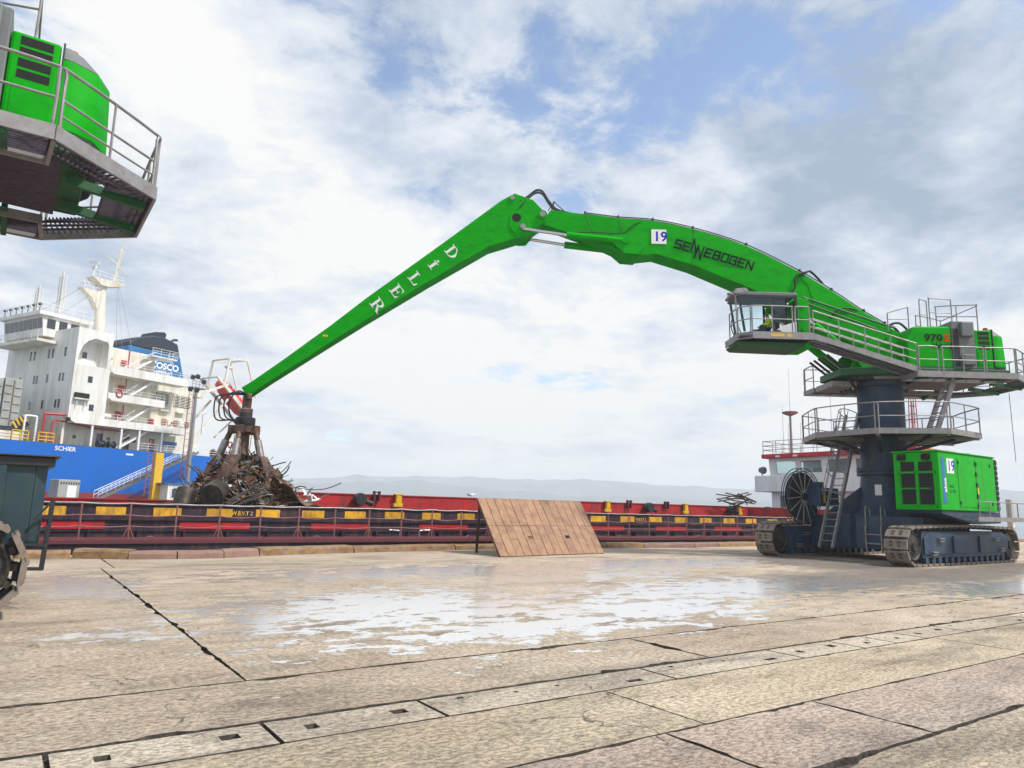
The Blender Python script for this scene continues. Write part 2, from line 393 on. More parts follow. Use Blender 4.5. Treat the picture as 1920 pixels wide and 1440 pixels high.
        mudm = ramp(ma('ADD', ma('MULTIPLY', mud, 0.5), ma('SUBTRACT', noise(mp((0.35, 1.6, 1), (3, 3, 0)), 1.0, 8, 0.72, 0.4), 0.42)), [(0.0, 0.0), (0.28, 1.0)])
        base = mixc(ma('MULTIPLY', mudm, 0.75), base, (0.115, 0.105, 0.10))
        pn = noise(mp((0.70, 1.15, 1), (11, 5, 0)), 2.0, 11, 0.74, 0.25)
        val = ma('ADD', ma('MULTIPLY', best, 0.40), ma('MULTIPLY', ma('SUBTRACT', pn, 0.51), 2.5))
        pud = ramp(val, [(0.082, 0.0), (0.098, 1.0)])
        damp = ramp(val, [(-0.02, 0.0), (0.08, 1.0)])
        base = mixc(ma('MULTIPLY', damp, 0.6), base, (0.19, 0.15, 0.115))
        base = mixc(pud, base, (0.56, 0.55, 0.54))  # puddle colour itself is pale: bright sky reflection painted into the base
        mr = N('ShaderNodeMix'); mr.data_type = 'FLOAT'; L(pud, mr.inputs[0]); L(rough, mr.inputs[2]); mr.inputs[3].default_value = 0.22; rough = mr.outputs[0]
        bstr = ma('MULTIPLY', ma('SUBTRACT', 1.0, pud), 0.9)
        L(ma('MULTIPLY', pud, 1.0), b.inputs['Coat Weight']); b.inputs['Coat Roughness'].default_value = 0.17
        b.inputs['Coat IOR'].default_value = 1.5
        L(ma('ADD', ma('MULTIPLY', pud, 0.5), 0.3), b.inputs['Specular IOR Level'])
    else:
        b.inputs['Specular IOR Level'].default_value = 0.3
    bp = N('ShaderNodeBump'); bp.inputs['Distance'].default_value = 0.025
    if isinstance(bstr, float): bp.inputs['Strength'].default_value = bstr
    else: L(bstr, bp.inputs['Strength'])
    L(hgt, bp.inputs['Height']); L(bp.outputs[0], b.inputs['Normal'])
    L(base, b.inputs['Base Color']); L(rough, b.inputs['Roughness'])
pavement_material('concrete', (0.395, 0.305, 0.22), (0.63, 0.53, 0.41))
pavement_material('concrete_pale', (0.43, 0.34, 0.235), (0.68, 0.575, 0.43), False)
pavement_material('concrete_pink', (0.42, 0.32, 0.255), (0.65, 0.535, 0.44), False)
pavement_material('concrete_cover', (0.50, 0.42, 0.32), (0.68, 0.59, 0.47), False)
material('joint_fill', (0.050, 0.043, 0.038), 0.95, 0, dirt=(0.15, 0.125, 0.10), damount=0.9, dscale=16, bump=0.8, bscale=14)
material('kerb_yellow', (0.30, 0.18, 0.075), 0.85, 0, dirt=(0.13, 0.075, 0.055), damount=1.0, dscale=3.4, bump=1.0, bscale=6, grime=(.30, .24, .2), gamount=.8, gstretch=(1.5, 1.5, 2.5), objvar=.25)
material('kerb_stone', (0.27, 0.165, 0.125), 0.85, 0, dirt=(0.15, 0.10, 0.08), damount=0.8, dscale=2.2, bump=0.5, bscale=9)
material('quay_wall', (0.12, 0.10, 0.09), 0.9, 0, dirt=(0.05, 0.05, 0.05), damount=0.8, dscale=1)

mb = MB(); mb.box(-70, 160, -70, 25.0, -3.0, -0.05)
ground = structure(mb.build('quay_ground', ['joint_fill']))
def jag(a, b, fixed, axis, amp, step=0.12, seed=0, inward=1):
    """worn slab edge: slow wander, fine roughness and the odd chipped-out bite"""
    rnd = random.Random(seed); n = max(2, int(abs(b - a) / step)); out = []; drift = 0; bite = 0
    for i in range(n):
        x = a + (b - a) * i / n; drift = drift * 0.85 + rnd.uniform(-amp, amp) * 0.22
        bite = max(0, bite - 1) if bite else (rnd.randint(2, 5) if (step < 1 and rnd.random() < .045) else 0)
        y = fixed + inward * (abs(rnd.gauss(0, amp * .22)) + abs(drift) * .6 + (amp * rnd.uniform(.5, 1.3) if bite else 0))
        out.append((x, y) if axis == 'x' else (y, x))
    return out
def slab(x0, x1, y0, y1, mat, g=0.014, amp=0.012, top=0.0, seed=0, near=True):
    st = 0.10 if near else 3.0
    pts = jag(x0 + g, x1 - g, y0 + g, 'x', amp, st, seed, 1) + jag(y0 + g, y1 - g, x1 - g, 'y', amp, st, seed + 1, -1) + jag(x1 - g, x0 + g, y1 - g, 'x', amp, st, seed + 2, -1) + jag(y1 - g, y0 + g, x0 + g, 'y', amp, st, seed + 3, 1)
    m = MB(); n = len(pts)
    m.add([(a, b, top) for a, b in pts], [tuple(range(n))]); m.cur = 1
    m.add([(a, b, top) for a, b in pts] + [(a, b, -0.049) for a, b in pts], [(i, i + n, (i + 1) % n + n, (i + 1) % n) for i in range(n)])
    me = m.mesh('slab', [mat, 'joint_fill']); o = bpy.data.objects.new('slab', me); col.objects.link(o); o.parent = ground
    return o
sd = 10
def band(y0, y1, cuts, mat, g, amp):
    global sd
    for a, b in zip(cuts[:-1], cuts[1:]):
        sd += 7; slab(a, b, y0, y1, mat, g, amp, 0.0, sd, near=(b > -6 and a < 40))
band(-40, 3.1, [-50, -20, -4, 8, 20, 44, 90, 140], 'concrete_pale', 0.016, 0.055)
band(3.1, 4.2, [-50, -16, -2.5, 1.7, 4.42, 6.35, 10.7, 16, 24, 50, 140], 'concrete_pink', 0.007, 0.028)
band(4.2, 5.42, [-50, -12, -1.0, 4.9, 11.2, 19, 31, 60, 140], 'concrete_pale', 0.007, 0.016)
band(6.0, 7.4, [-50, -14, -3.6, 7.1, 18.5, 31, 60, 140], 'concrete', 0.010, 0.055)
band(7.4, 20.3, [-50, -22, -10, 2.1, 27.5, 52, 90, 140], 'concrete', 0.009, 0.034)
band(20.3, 25.0, [-50, -22, -10, 2.4, 15.5, 27.5, 52, 90, 140], 'concrete', 0.012, 0.012)
# trench cover slabs, with lifting holes
def cover(x0, x1, holes):
    g = 0.018; xs = [x0 + g]; ys = [5.42 + 0.030, 6.0 - 0.018]
    m = MB(); hx = sorted(holes)
    cells = []; cur = x0 + g
    for (a, b, c, d) in hx:
        m.box(cur, a, ys[0], ys[1], -0.049, -0.004); m.box(a, b, ys[0], c, -0.049, -0.004); m.box(a, b, d, ys[1], -0.049, -0.004); cur = b
    m.box(cur, x1 - g, ys[0], ys[1], -0.049, -0.004)
    me = m.mesh('cover_slab', ['concrete_cover', 'joint_fill'])
    for p in me.polygons: p.material_index = 0 if p.normal.z > .5 else 1
    o = bpy.data.objects.new('cover_slab', me); col.objects.link(o); o.parent = ground
xc = -8.6; rnd = random.Random(3); k = 0
edges = [-8.6, -7.2, -4.5, -3.1, -0.9, 0.42, 1.84, 3.2, 5.92, 8.15, 9.5, 10.3, 11.1, 12.4, 15.1, 17.8, 20.5, 23.2, 25.9, 28.6, 31.3, 34, 36.7, 39.4, 42.1, 44.8]
for a, b in zip(edges[:-1], edges[1:]):
    hs = []
    L_ = b - a
    if L_ < 1.0: hs = [(a + L_ * .5 - .05, a + L_ * .5 + .05, 5.62, 5.70)]
    elif L_ < 2: hs = [(a + .26, a + .36, 5.66, 5.78), (b - .36, b - .22, 5.70, 5.82)]
    else: hs = [(a + .34, a + .41, 5.86, 5.91), (a + L_ * .34, a + L_ * .34 + .05, 5.80, 5.84), (a + L_ * .52, a + L_ * .52 + .05, 5.80, 5.84), (b - .55, b - .35, 5.56, 5.64)]
    cover(a, b, hs)

# kerb along the quay edge: separate worn blocks
kroot = structure(bpy.data.objects.new('quay_kerb', None)); col.objects.link(kroot)
kp = [(-14, 23.95), (-3.5, 23.95), (1.7, 23.75), (3.0, 22.95), (4.25, 22.80), (5.55, 22.85), (6.75, 23.45), (10.2, 24.2), (14.6, 24.75), (18.5, 24.75), (22.4, 24.65), (24.4, 24.3), (27.6, 24.1), (29.6, 24.3), (34, 24.5), (44, 24.5), (60, 24.5), (90, 24.5)]
kmat = ['kerb_yellow', 'kerb_yellow', 'kerb_yellow', 'kerb_stone', 'kerb_stone', 'kerb_stone', 'kerb_yellow', 'kerb_yellow', 'kerb_yellow', 'kerb_yellow', 'kerb_yellow', 'kerb_stone', 'kerb_stone', 'kerb_yellow', 'kerb_yellow', 'kerb_stone', 'kerb_stone']
for i, (a, b) in enumerate(zip(kp[:-1], kp[1:])):
    p, q = Vector((*a, 0)), Vector((*b, 0)); d = (q - p).normalized(); n_ = Vector((-d.y, d.x, 0)); rnd = random.Random(i)
    m = MB(); L_ = (q - p).length; ns = max(2, int(L_ / 0.5)); h = 0.23 + rnd.uniform(-.03, .03); rings = []
    for k in range(ns + 1):
        c = p + d * (0.02 + (L_ - 0.04) * k / ns); j = lambda s: rnd.uniform(-s, s)
        rings.append([c + n_ * j(.015), c + n_ * (.03 + j(.015)) + Vector((0, 0, h - .07 + j(.02))), c + n_ * (.11 + j(.02)) + Vector((0, 0, h + j(.012))), c + n_ * .55 + Vector((0, 0, h + j(.01))), c + n_ * .56])
    vs_ = [v for r_ in rings for v in r_]; fs_ = [(k * 5 + t, k * 5 + t + 1, k * 5 + 6 + t, k * 5 + 5 + t) for k in range(ns) for t in range(4)]
    fs_ += [(4, 3, 2, 1, 0), tuple(ns * 5 + t for t in range(5))]
    m.add(vs_, fs_).build('kerb_block', [kmat[i]], kroot)

# sea
m, t, b = nodes_of('sea_water')
b.inputs['Base Color'].default_value = (0.05, 0.10, 0.13, 1); b.inputs['Roughness'].default_value = 0.16; b.inputs['Specular IOR Level'].default_value = 0.6
nn = t.nodes.new('ShaderNodeTexNoise'); nn.inputs['Scale'].default_value = 0.35; nn.inputs['Detail'].default_value = 8
ge = t.nodes.new('ShaderNodeNewGeometry'); t.links.new(ge.outputs['Position'], nn.inputs['Vector'])
bp = t.nodes.new('ShaderNodeBump'); bp.inputs['Strength'].default_value = 0.6; bp.inputs['Distance'].default_value = 0.4
t.links.new(nn.outputs[0], bp.inputs['Height']); t.links.new(bp.outputs[0], b.inputs['Normal'])
mb = MB(); mb.add([(-3700, -3700, -1.6), (3700, -3700, -1.6), (3700, 3700, -1.6), (-3700, 3700, -1.6)], [(0, 1, 2, 3)])
structure(mb.build('sea', ['sea_water']))
# the berth the ship lies at, beyond the barge
mb = MB(); mb.plate_z([(-60, 62), (40, 92), (26, 117), (-80, 66)], -3, 0.95)
structure(mb.build('far_quay', ['quay_wall']))

# hills across the bay
material('hill', (0.06, 0.085, 0.10), 0.95, 0, dirt=(0.17, 0.16, 0.13), damount=0.8, dscale=0.006, bump=0)
def hills(name, dist, base, amp, seed, a0=-20, a1=140):
    rnd = random.Random(seed); ph = [rnd.uniform(0, 6.28) for _ in range(14)]; m = MB(); n = 420; rows = []; K = 9
    for i in range(n + 1):
        a = R(a0 + (a1 - a0) * i / n); x = a * 9
        h = base + amp * sum(math.sin(x * f + ph[k]) * w_ for k, (f, w_) in enumerate([(0.5, .5), (1.05, .42), (2.1, .2), (4.3, .10), (8.1, .05), (15, .03), (27, .018), (51, .01)]))
        row = []
        for j in range(K):
            q = j / (K - 1); hh = (0.0, .10, .24, .42, .62, .80, .93, 1.0, .85)[j]
            r = dist * (1 + .22 * q + 0.010 * math.sin(x * 5 + j * 1.3 + ph[j]) + .005 * math.sin(x * 17 + j * 2.3))
            row.append((math.cos(a) * r, math.sin(a) * r, -1.7 + max(h, 5) * hh * (1 + (0.10 * math.sin(x * 9 + j * 1.1 + ph[j]) if 0 < j < 7 else 0))))
        rows.append(row)
    vs_ = [v for r_ in rows for v in r_]; fs_ = [(i * K + j, i * K + j + 1, i * K + K + 1 + j, i * K + K + j) for i in range(n) for j in range(K - 1)]
    m.add(vs_, fs_); o = m.build(name, ['hill'], smooth=True); structure(o)
hills('far_hills', 2750, 112, 26, 5)
hills('near_hills', 2100, 52, 26, 11)
# ================================================================== THE MATERIAL HANDLERS (pylon cranes on crawlers)
def track_pad_mesh():
    m = MB(); m.cur = 0
    m.prism([(-.165, -.05), (.165, -.05), (.165, .0), (.12, .03), (-.12, .03), (-.165, 0)], lambda p: (p[0], -.40, p[1]), lambda p: (p[0], .40, p[1]))
    m.box(-.18, -.12, -.39, .39, .0, .045)
    m.cur = 1
    for y in (-.14, .14):
        for x in (-.05, .06): m.box(x - .022, x + .022, y - .05, y + .05, .031, .042)
    m.box(-.12, .12, -.16, .16, -.12, -.05)
    return m.mesh('track_pad', ['track_steel', 'dark_trim'])
PAD = track_pad_mesh()
def crawler(root, yc, face):
    """one crawler track: face = -1 or +1, side that carries the step brackets"""
    r = 0.66; x0, x1 = -3.92, 3.75; zc = 0.70
    # closed path
    path = []
    for i in range(40): path.append((x0 + (x1 - x0) * i / 40, zc - r))
    for i in range(24): a = -math.pi / 2 + math.pi * i / 24; path.append((x1 + r * math.cos(a), zc + r * math.sin(a)))
    for i in range(40):
        t_ = i / 40; path.append((x1 + (x0 - x1) * t_, zc + r + 0.07 * math.sin(math.pi * t_)))
    for i in range(24): a = math.pi / 2 + math.pi * i / 24; path.append((x0 + r * math.cos(a), zc + r * math.sin(a)))
    pts = [Vector((a, b)) for a, b in path]; n = len(pts); seg = [(pts[(i + 1) % n] - pts[i]).length for i in range(n)]; tot = sum(seg)
    cnt = int(tot / 0.40); step = tot / cnt
    for k in range(cnt):
        s = k * step + .1; i = 0
        while s > seg[i % n]: s -= seg[i % n]; i += 1
        a, b = pts[i % n], pts[(i + 1) % n]; d = (b - a).normalized(); p = a + d * s
        ang = math.atan2(d.y, d.x)
        # outward normal is to the right of the travel direction
        o = link_copy(PAD, 'track_pad', root, (p.x, yc, p.y), (0, -ang + math.pi, 0))
    m = MB()                                                              # frame with end housings
    m.plate_y([(-3.35, .28), (3.2, .28), (3.3, .5), (3.3, 1.0), (3.2, 1.22), (-3.3, 1.22), (-3.4, .95)], yc - .30, yc + .30)
    for xx in (-3.92, 3.75):
        w_ = MB(); w_.lathe([(0, -.34), (.16, -.36), (.18, -.30), (.40, -.26), (.46, -.31), (.50, -.28), (.50, .28), (.46, .31), (.40, .26), (.18, .30), (.16, .36), (0, .34)], (xx, yc, zc), 28, 'Y')
        for k in range(14): a = 2 * math.pi * k / 14; w_.obox((xx + .53 * math.cos(a), yc, zc + .53 * math.sin(a)), (.05 * math.cos(a), 0, .05 * math.sin(a)), (0, .24, 0), (-.05 * math.sin(a), 0, .05 * math.cos(a)))
        w_.build('sprocket_wheel', ['sprocket_steel'], root, smooth=True)
    m.build('track_frame', ['navy_steel'], root, smooth=True, bevel=.015)
    for sgn in (-1, 1):
        y = yc + sgn * .31
        m = MB(); m.plate_y([(-3.3, .42), (3.2, .42), (3.45, .62), (3.45, 1.02), (3.1, 1.15), (-3.0, 1.15), (-3.3, .98)], y, y + sgn * .05); m.build('side_plate', ['navy_steel'], root, bevel=.01)
        if sgn == face:
            for bx, bz in ((-2.2, .95), (-2.75, .48), (2.3, .95), (2.7, .55)):
                mm = MB(); mm.box(bx - .17, bx + .17, y + sgn * .052, y + sgn * .17, bz, bz + .035); mm.box(bx - .17, bx + .17, y + sgn * .052, y + sgn * .15, bz - .09, bz - .06); mm.build('step_bracket', ['grey_steel'], root)
            for bx in (-1.2, .9): mm = MB(); mm.box(bx - .05, bx + .05, y + sgn * .052, y + sgn * .12, .45, 1.05); mm.build('frame_rib', ['navy_steel'], root)
    for i in range(14):
        xx = -3.1 + 6.1 * i / 13; mm = MB(); mm.lathe([(0, -.33), (.13, -.33), (.13, -.2), (.09, -.2), (.09, .2), (.13, .2), (.13, .33), (0, .33)], (xx, yc, .19), 10, 'Y'); mm.build('track_roller', ['navy_steel'], root, smooth=True)

def curve3(pts, n=6):
    """smooth polyline through the given points"""
    P = [Vector(p) for p in pts]; out = []
    for i in range(len(P) - 1):
        p0 = P[max(i - 1, 0)]; p1 = P[i]; p2 = P[i + 1]; p3 = P[min(i + 2, len(P) - 1)]
        for k in range(n):
            t_ = k / n
            out.append(0.5 * ((2 * p1) + (p2 - p0) * t_ + (2 * p0 - 5 * p1 + 4 * p2 - p3) * t_ ** 2 + (3 * p1 - p0 - 3 * p2 + p3) * t_ ** 3))
    out.append(P[-1]); return out

def grating_mesh(mb, x0, x1, y0, y1, z, step=0.09, along='x'):
    """open floor grating: bearing bars"""
    if along == 'x':
        n = int((y1 - y0) / step)
        for i in range(n + 1): y = y0 + (y1 - y0) * i / n; mb.box(x0, x1, y - .012, y + .012, z - .04, z)
        k = int((x1 - x0) / .6)
        for i in range(k + 1): x = x0 + (x1 - x0) * i / k; mb.box(x - .02, x + .02, y0, y1, z - .05, z - .012)
    else:
        n = int((x1 - x0) / step)
        for i in range(n + 1): x = x0 + (x1 - x0) * i / n; mb.box(x - .012, x + .012, y0, y1, z - .04, z)
        k = max(1, int((y1 - y0) / .6))
        for i in range(k + 1): y = y0 + (y1 - y0) * i / k; mb.box(x0, x1, y - .02, y + .02, z - .05, z - .012)

def crane(name, label, PX, PY, slew, main):
    root = thing(name, label, 'crane', (PX, PY, 0), 0, 'green pylon cranes on the quay')
    crawler(root, -2.65, -1); crawler(root, 2.70, -1)
    # carbody between the tracks
    m = MB(); m.plate_z([(-1.8, -2.3), (1.9, -2.3), (2.4, -1.6), (2.4, 1.7), (1.9, 2.35), (-1.8, 2.35), (-1.8, .6), (-2.05, .2), (-2.05, -.8), (-1.8, -1.2)], .45, 1.72)
    m.build('carbody', ['navy_steel'], root, bevel=.03)
    # pylon: conical foot, bolted flange, column
    m = MB(); m.lathe([(1.5, 1.7), (1.18, 2.0), (1.0, 2.6), (.93, 3.3), (.93, 3.42)], n=36); m.build('pylon_foot', ['navy_steel'], root, smooth=True)
    for a in range(4):
        an = R(45 + 90 * a); d = Vector((math.cos(an), math.sin(an), 0)); sd_ = Vector((-d.y, d.x, 0)) * .03
        pts = [d * .85 + Vector((0, 0, 3.0)), d * 2.5 + Vector((0, 0, 1.74)), d * .85 + Vector((0, 0, 1.74))]
        mm = MB(); mm.add([p + sd_ for p in pts] + [p - sd_ for p in pts], [(0, 1, 2), (5, 4, 3), (0, 3, 4, 1), (1, 4, 5, 2), (2, 5, 3, 0)]); mm.build('gusset_plate', ['navy_steel'], root)
    m = MB(); m.lathe([(.9, 3.40), (1.07, 3.40), (1.07, 3.5), (1.0, 3.5), (1.0, 3.56), (1.07, 3.56), (1.07, 3.66), (.9, 3.66)], n=36)
    for k in range(40):
        a = 2 * math.pi * k / 40; m.cyl((1.035 * math.cos(a), 1.035 * math.sin(a), 3.36), (1.035 * math.cos(a), 1.035 * math.sin(a), 3.70), .022, 6)
    m.build('flange_ring', ['grey_paint' if False else 'navy_steel'], root, smooth=True)
    m = MB(); m.lathe([(.90, 3.6), (.90, 7.05), (1.02, 7.1), (1.02, 7.32)], n=40); m.build('pylon_column', ['navy_steel'], root, smooth=True)
    # lower platform, octagonal
    oc = [(3.35 * math.cos(R(22.5 + 45 * i)) + .15, 3.35 * math.sin(R(22.5 + 45 * i)) - .1) for i in range(8)]
    m = MB(); n = 8
    inner = [(.93 * math.cos(R(22.5 + 45 * i)), .93 * math.sin(R(22.5 + 45 * i))) for i in range(8)]
    vs_ = [(x, y, 4.98) for x, y in oc] + [(x, y, 4.98) for x, y in inner] + [(x, y, 4.93) for x, y in oc] + [(x, y, 4.93) for x, y in inner]
    fs_ = [(i, (i + 1) % 8, 8 + (i + 1) % 8, 8 + i) for i in range(8)] + [(16 + i, 24 + i, 24 + (i + 1) % 8, 16 + (i + 1) % 8) for i in range(8)]
    m.add(vs_, fs_).build('lower_deck', ['grating'], root)
    m = MB()
    for i in range(8):
        a, b = oc[i], oc[(i + 1) % 8]; m.beam((*a, 4.95), (*b, 4.95), .05, .22)
        m.beam((inner[i][0], inner[i][1], 4.85), (a[0] * .98, a[1] * .98, 4.85), .1, .14)
    m.build('lower_deck_edge', ['grey_steel'], root)
    for i in range(8): m = MB(); a = R(22.5 + 45 * i); m.beam((.9 * math.cos(a), .9 * math.sin(a), 4.35), (2.6 * math.cos(a), 2.6 * math.sin(a), 4.82), .08, .12); m.build('deck_bracket', ['navy_steel'], root)
    for i in range(8):
        a, b = Vector((*oc[i], 4.98)), Vector((*oc[(i + 1) % 8], 4.98)); a2, b2 = a.lerp(b, .03), a.lerp(b, .97)
        m = MB(); m.tube(curve3([a2, a2 + Vector((0, 0, .95)), a2.lerp(b2, .05) + Vector((0, 0, 1.08)), a2.lerp(b2, .95) + Vector((0, 0, 1.08)), b2 + Vector((0, 0, .95)), b2], 4), .026, 6)
        mid = a2.lerp(b2, .5); m.tube([mid, mid + Vector((0, 0, 1.08))], .022, 6); m.tube([a2 + Vector((0, 0, .55)), b2 + Vector((0, 0, .55))], .02, 6)
        m.build('platform_railing', ['grey_steel'], root, smooth=True)
    if main:
        # caged access ladder leaning on the lower platform
        m = MB(); p, q = Vector((-2.85, 1.05, .42)), Vector((-.55, .95, 6.0)); d = (q - p).normalized()
        ladder(m, p, q, .62, (0.12, 1, 0), .30, .022, .07); m.build('access_ladder', ['grey_steel'], root)
        m = MB(); sdv = Vector((.12, 1, 0)).normalized(); nv = d.cross(sdv).normalized()
        if nv.x > 0: nv = -nv
        hoops = []
        for f_ in (.36, .52, .68, .84, .985):
            c = p.lerp(q, f_); hp = [c + sdv * .40 * math.cos(a) + nv * .72 * math.sin(a) for a in [math.pi * k / 10 for k in range(11)]]; m.tube(hp, .02, 5); hoops.append(hp)
        for k in (1, 3, 5, 7, 9): m.tube([h[k] for h in hoops], .016, 5)
        m.build('ladder_cage', ['grey_steel'], root, smooth=True)
        # short steps on the carbody
        m = MB(); ladder(m, (-2.12, -.55, .3), (-2.12, -.55, 1.35), .62, (0, 1, 0), .3, .03, .05)
        for y in (-.86, -.24): m.tube(curve3([(-2.1, y, 1.35), (-2.1, y, 2.0), (-1.95, y, 2.1), (-1.8, y, 2.0), (-1.78, y, 1.72)], 4), .025, 6)
        m.build('carbody_steps', ['grey_steel'], root, smooth=True)
        m = MB(); m.box(-1.02, -1.0, -.14, .12, 2.55, 2.98); m.build('data_plate', ['sticker_white'], root, rz=R(12))
        # cable reel on the far track
        cx, cy, cz = -2.55, 2.25, 2.45
        m = MB(); m.lathe([(.12, -.10), (1.0, -.10), (1.0, -.085), (.12, -.085)], (cx, cy, cz), 40, 'Y'); m.lathe([(.12, .085), (1.0, .085), (1.0, .1), (.12, .1)], (cx, cy, cz), 40, 'Y'); m.lathe([(.0, -.09), (.9, -.09), (.9, .09), (0, .09)], (cx, cy, cz), 32, 'Y')
        m.build('reel_drum', ['black_rubber'], root)
        m = MB()
        for rr, yy in ((1.18, -.14), (1.18, .14), (1.05, -.14), (1.05, .14)): m.tube([(cx + rr * math.cos(a), cy + yy, cz + rr * math.sin(a)) for a in [2 * math.pi * k / 40 for k in range(40)]], .02, 6, closed=True)
        m.build('reel_rim', ['navy_steel'], root, smooth=True)
        for k in range(14):
            a = 2 * math.pi * k / 14 + .1; mm = MB()
            mm.tube([(cx + .12 * math.cos(a), cy - .13, cz + .12 * math.sin(a)), (cx + 1.18 * math.cos(a), cy - .14, cz + 1.18 * math.sin(a))], .028, 6); mm.build('reel_spoke', ['grey_steel'], root)
        m = MB(); m.lathe([(0, -.2), (.16, -.2), (.16, .2), (0, .2)], (cx, cy, cz), 16, 'Y'); m.build('reel_hub', ['dark_trim'], root)
        m = MB(); m.box(cx + .18, cx + 1.55, cy - .75, cy - .16, cz - .38, cz + .38); m.build('reel_drive_box', ['navy_steel'], root, bevel=.02)
        m = MB(); m.box(cx + .16, cx + .9, cy - .14, cy + .3, 1.36, cz - .3); m.build('reel_stand', ['navy_steel'], root, bevel=.02); m = MB(); m.box(cx + .3, cx + .75, cy - .6, cy - .2, cz + .38, cz + .62); m.build('reel_motor', ['navy_steel'], root, bevel=.02)
        m = MB(); m.box(cx + .42, cx + .56, cy - .758, cy - .751, cz - .25, cz + .2); m.build('warning_label', ['yellow_paint'], root)
    # ---------------- rotating upper structure, local x = boom direction, +y = operator side
    def up(mb, nm, mats, **k): return mb.build(nm, mats, root, rz=slew, **k)
    m = MB(); m.lathe([(0, 7.30), (1.22, 7.30), (1.22, 7.42), (.0, 7.42)], n=36); up(m, 'slew_ring', ['grey_steel'], smooth=True)
    m = MB(); m.plate_z([(2.1, -1.0), (2.1, 1.0), (.9, 1.55), (-4.6, 1.55), (-4.6, -1.55), (.9, -1.55)], 7.42, 7.72); up(m, 'turntable_frame', ['green_frame'], bevel=.03)
    # belly plate seen from below
    m = MB(); m.plate_z([(1.6, -.9), (1.6, .9), (-4.2, 1.4), (-4.2, -1.4)], 7.30, 7.41); up(m, 'belly_plate', ['grating'])
    # boom foot brackets
    for s in (-1, 1):
        m = MB(); m.plate_y([(1.6, 7.72), (1.3, 8.5), (.3, 9.25), (-.3, 9.45), (-.75, 9.2), (-1.0, 7.72)], s * .72, s * .84); up(m, 'boom_foot_bracket', ['green_paint'], bevel=.015)
    # walkway decks
    deck = [(-.1, 1.58), (-.1, 2.7), (-4.05, 2.7), (-5.7, 1.2), (-5.7, -1.2), (-4.05, -2.7), (2.1, -2.7), (2.1, -1.6), (-4.0, -1.6), (-4.9, -.9), (-4.9, .9), (-4.0, 1.58)]
    m = MB(); grating_mesh(m, -4.0, -.1, 1.6, 2.68, 7.28, .085); grating_mesh(m, -4.0, 2.1, -2.68, -1.6, 7.28, .085); grating_mesh(m, -5.68, -4.92, -1.2, 1.2, 7.28, .05, 'x')
    for s in (-1, 1):
        for i in range(16):
            f_ = i / 15; m.beam((-4.03 + -.9 * f_, s * (1.62 - .7 * f_), 7.26), (-4.05 - 1.63 * f_, s * (2.68 - 1.46 * f_), 7.26), .02, .04)
        for f_ in (.25, .5, .75): m.beam((-4.0, s * (1.6 + 1.08 * f_), 7.25), (-5.68 + .76 * (1 - f_), s * (1.2 * f_ + .9 * (1 - f_)), 7.25), .04, .04)
    up(m, 'deck_grating', ['grating'])
    m = MB()
    outer = [(-.1, 2.7), (-4.05, 2.7), (-5.7, 1.2), (-5.7, -1.2), (-4.05, -2.7), (2.1, -2.7)]
    for a, b in zip(outer[:-1], outer[1:]): m.beam((*a, 7.24), (*b, 7.24), .05, .24)
    for a, b in [((2.1, -2.7), (2.1, -1.6)), ((-.1, 2.7), (-.1, 1.58)), ((-4.05, 2.7), (-4.0, 1.58)), ((-4.05, -2.7), (-4.0, -1.58))]: m.beam((*a, 7.22), (*b, 7.22), .06, .2)
    for a, b in [((-.1, 1.6), (-4.0, 1.6)), ((2.1, -1.6), (-4.0, -1.6))]: m.beam((*a, 7.22), (*b, 7.22), .06, .18)
    up(m, 'deck_channel', ['grey_steel'])
    for x in (-.6, -2.0, -3.4):
        for s in (-1, 1): m = MB(); m.beam((x, s * 1.4, 7.32), (x, s * 2.66, 7.12), .10, .14); up(m, 'deck_arm', ['green_frame'])
    for s in (-.7, .7): m = MB(); m.beam((-4.3, s, 7.3), (-5.6, s, 7.12), .12, .16); up(m, 'deck_arm', ['green_frame'])
    def rail_up(a, b, h=1.05, z=7.3):
        a, b = Vector((*a, z)), Vector((*b, z)); mm = MB(); L_ = (b - a).length; e = min(.1 / L_, .3)
        mm.tube(curve3([a, a + Vector((0, 0, h - .12)), a.lerp(b, e) + Vector((0, 0, h)), a.lerp(b, 1 - e) + Vector((0, 0, h)), b + Vector((0, 0, h - .12)), b], 4), .027, 6)
        mm.tube([a + Vector((0, 0, h * .5)), b + Vector((0, 0, h * .5))], .022, 6); mm.tube([a + Vector((0, 0, h * .25)), b + Vector((0, 0, h * .25))], .018, 6) if L_ > 1.8 else None
        if L_ > 1.5: c = a.lerp(b, .5); mm.tube([c, c + Vector((0, 0, h))], .024, 6)
        up(mm, 'deck_railing', ['grey_steel'], smooth=True)
    for a, b in [((-.2, 2.68), (-.95, 2.68)), ((-1.15, 2.68), (-2.75, 2.68)), ((-2.85, 2.68), (-4.0, 2.68)), ((-4.1, 2.63), (-5.62, 1.25)), ((-5.68, 1.1), (-5.68, -1.1)), ((-5.62, -1.25), (-4.1, -2.63)), ((-4.0, -2.68), (-1.2, -2.68)), ((-1.1, -2.68), (.9, -2.68)), ((1.0, -2.68), (2.08, -2.68)), ((2.08, -2.6), (2.08, -1.7))]: rail_up(a, b)
    # ladder from lower platform to the deck
    m = MB(); ladder(m, (-1.05, 1.75, 5.0), (-1.95, 1.75, 7.25), .62, (0, 1, 0), .3, .025, .09); up(m, 'deck_ladder', ['grey_steel'])
    # ---------------- machine house
    m = MB(); m.strip([(-.45, 8.9), (-.75, 9.45), (-2.3, 9.5)], [(-.45, 7.72), (-.75, 7.72), (-2.3, 7.72)], [1.52] * 3); up(m, 'house_front_cover', ['green_paint'], bevel=.06)
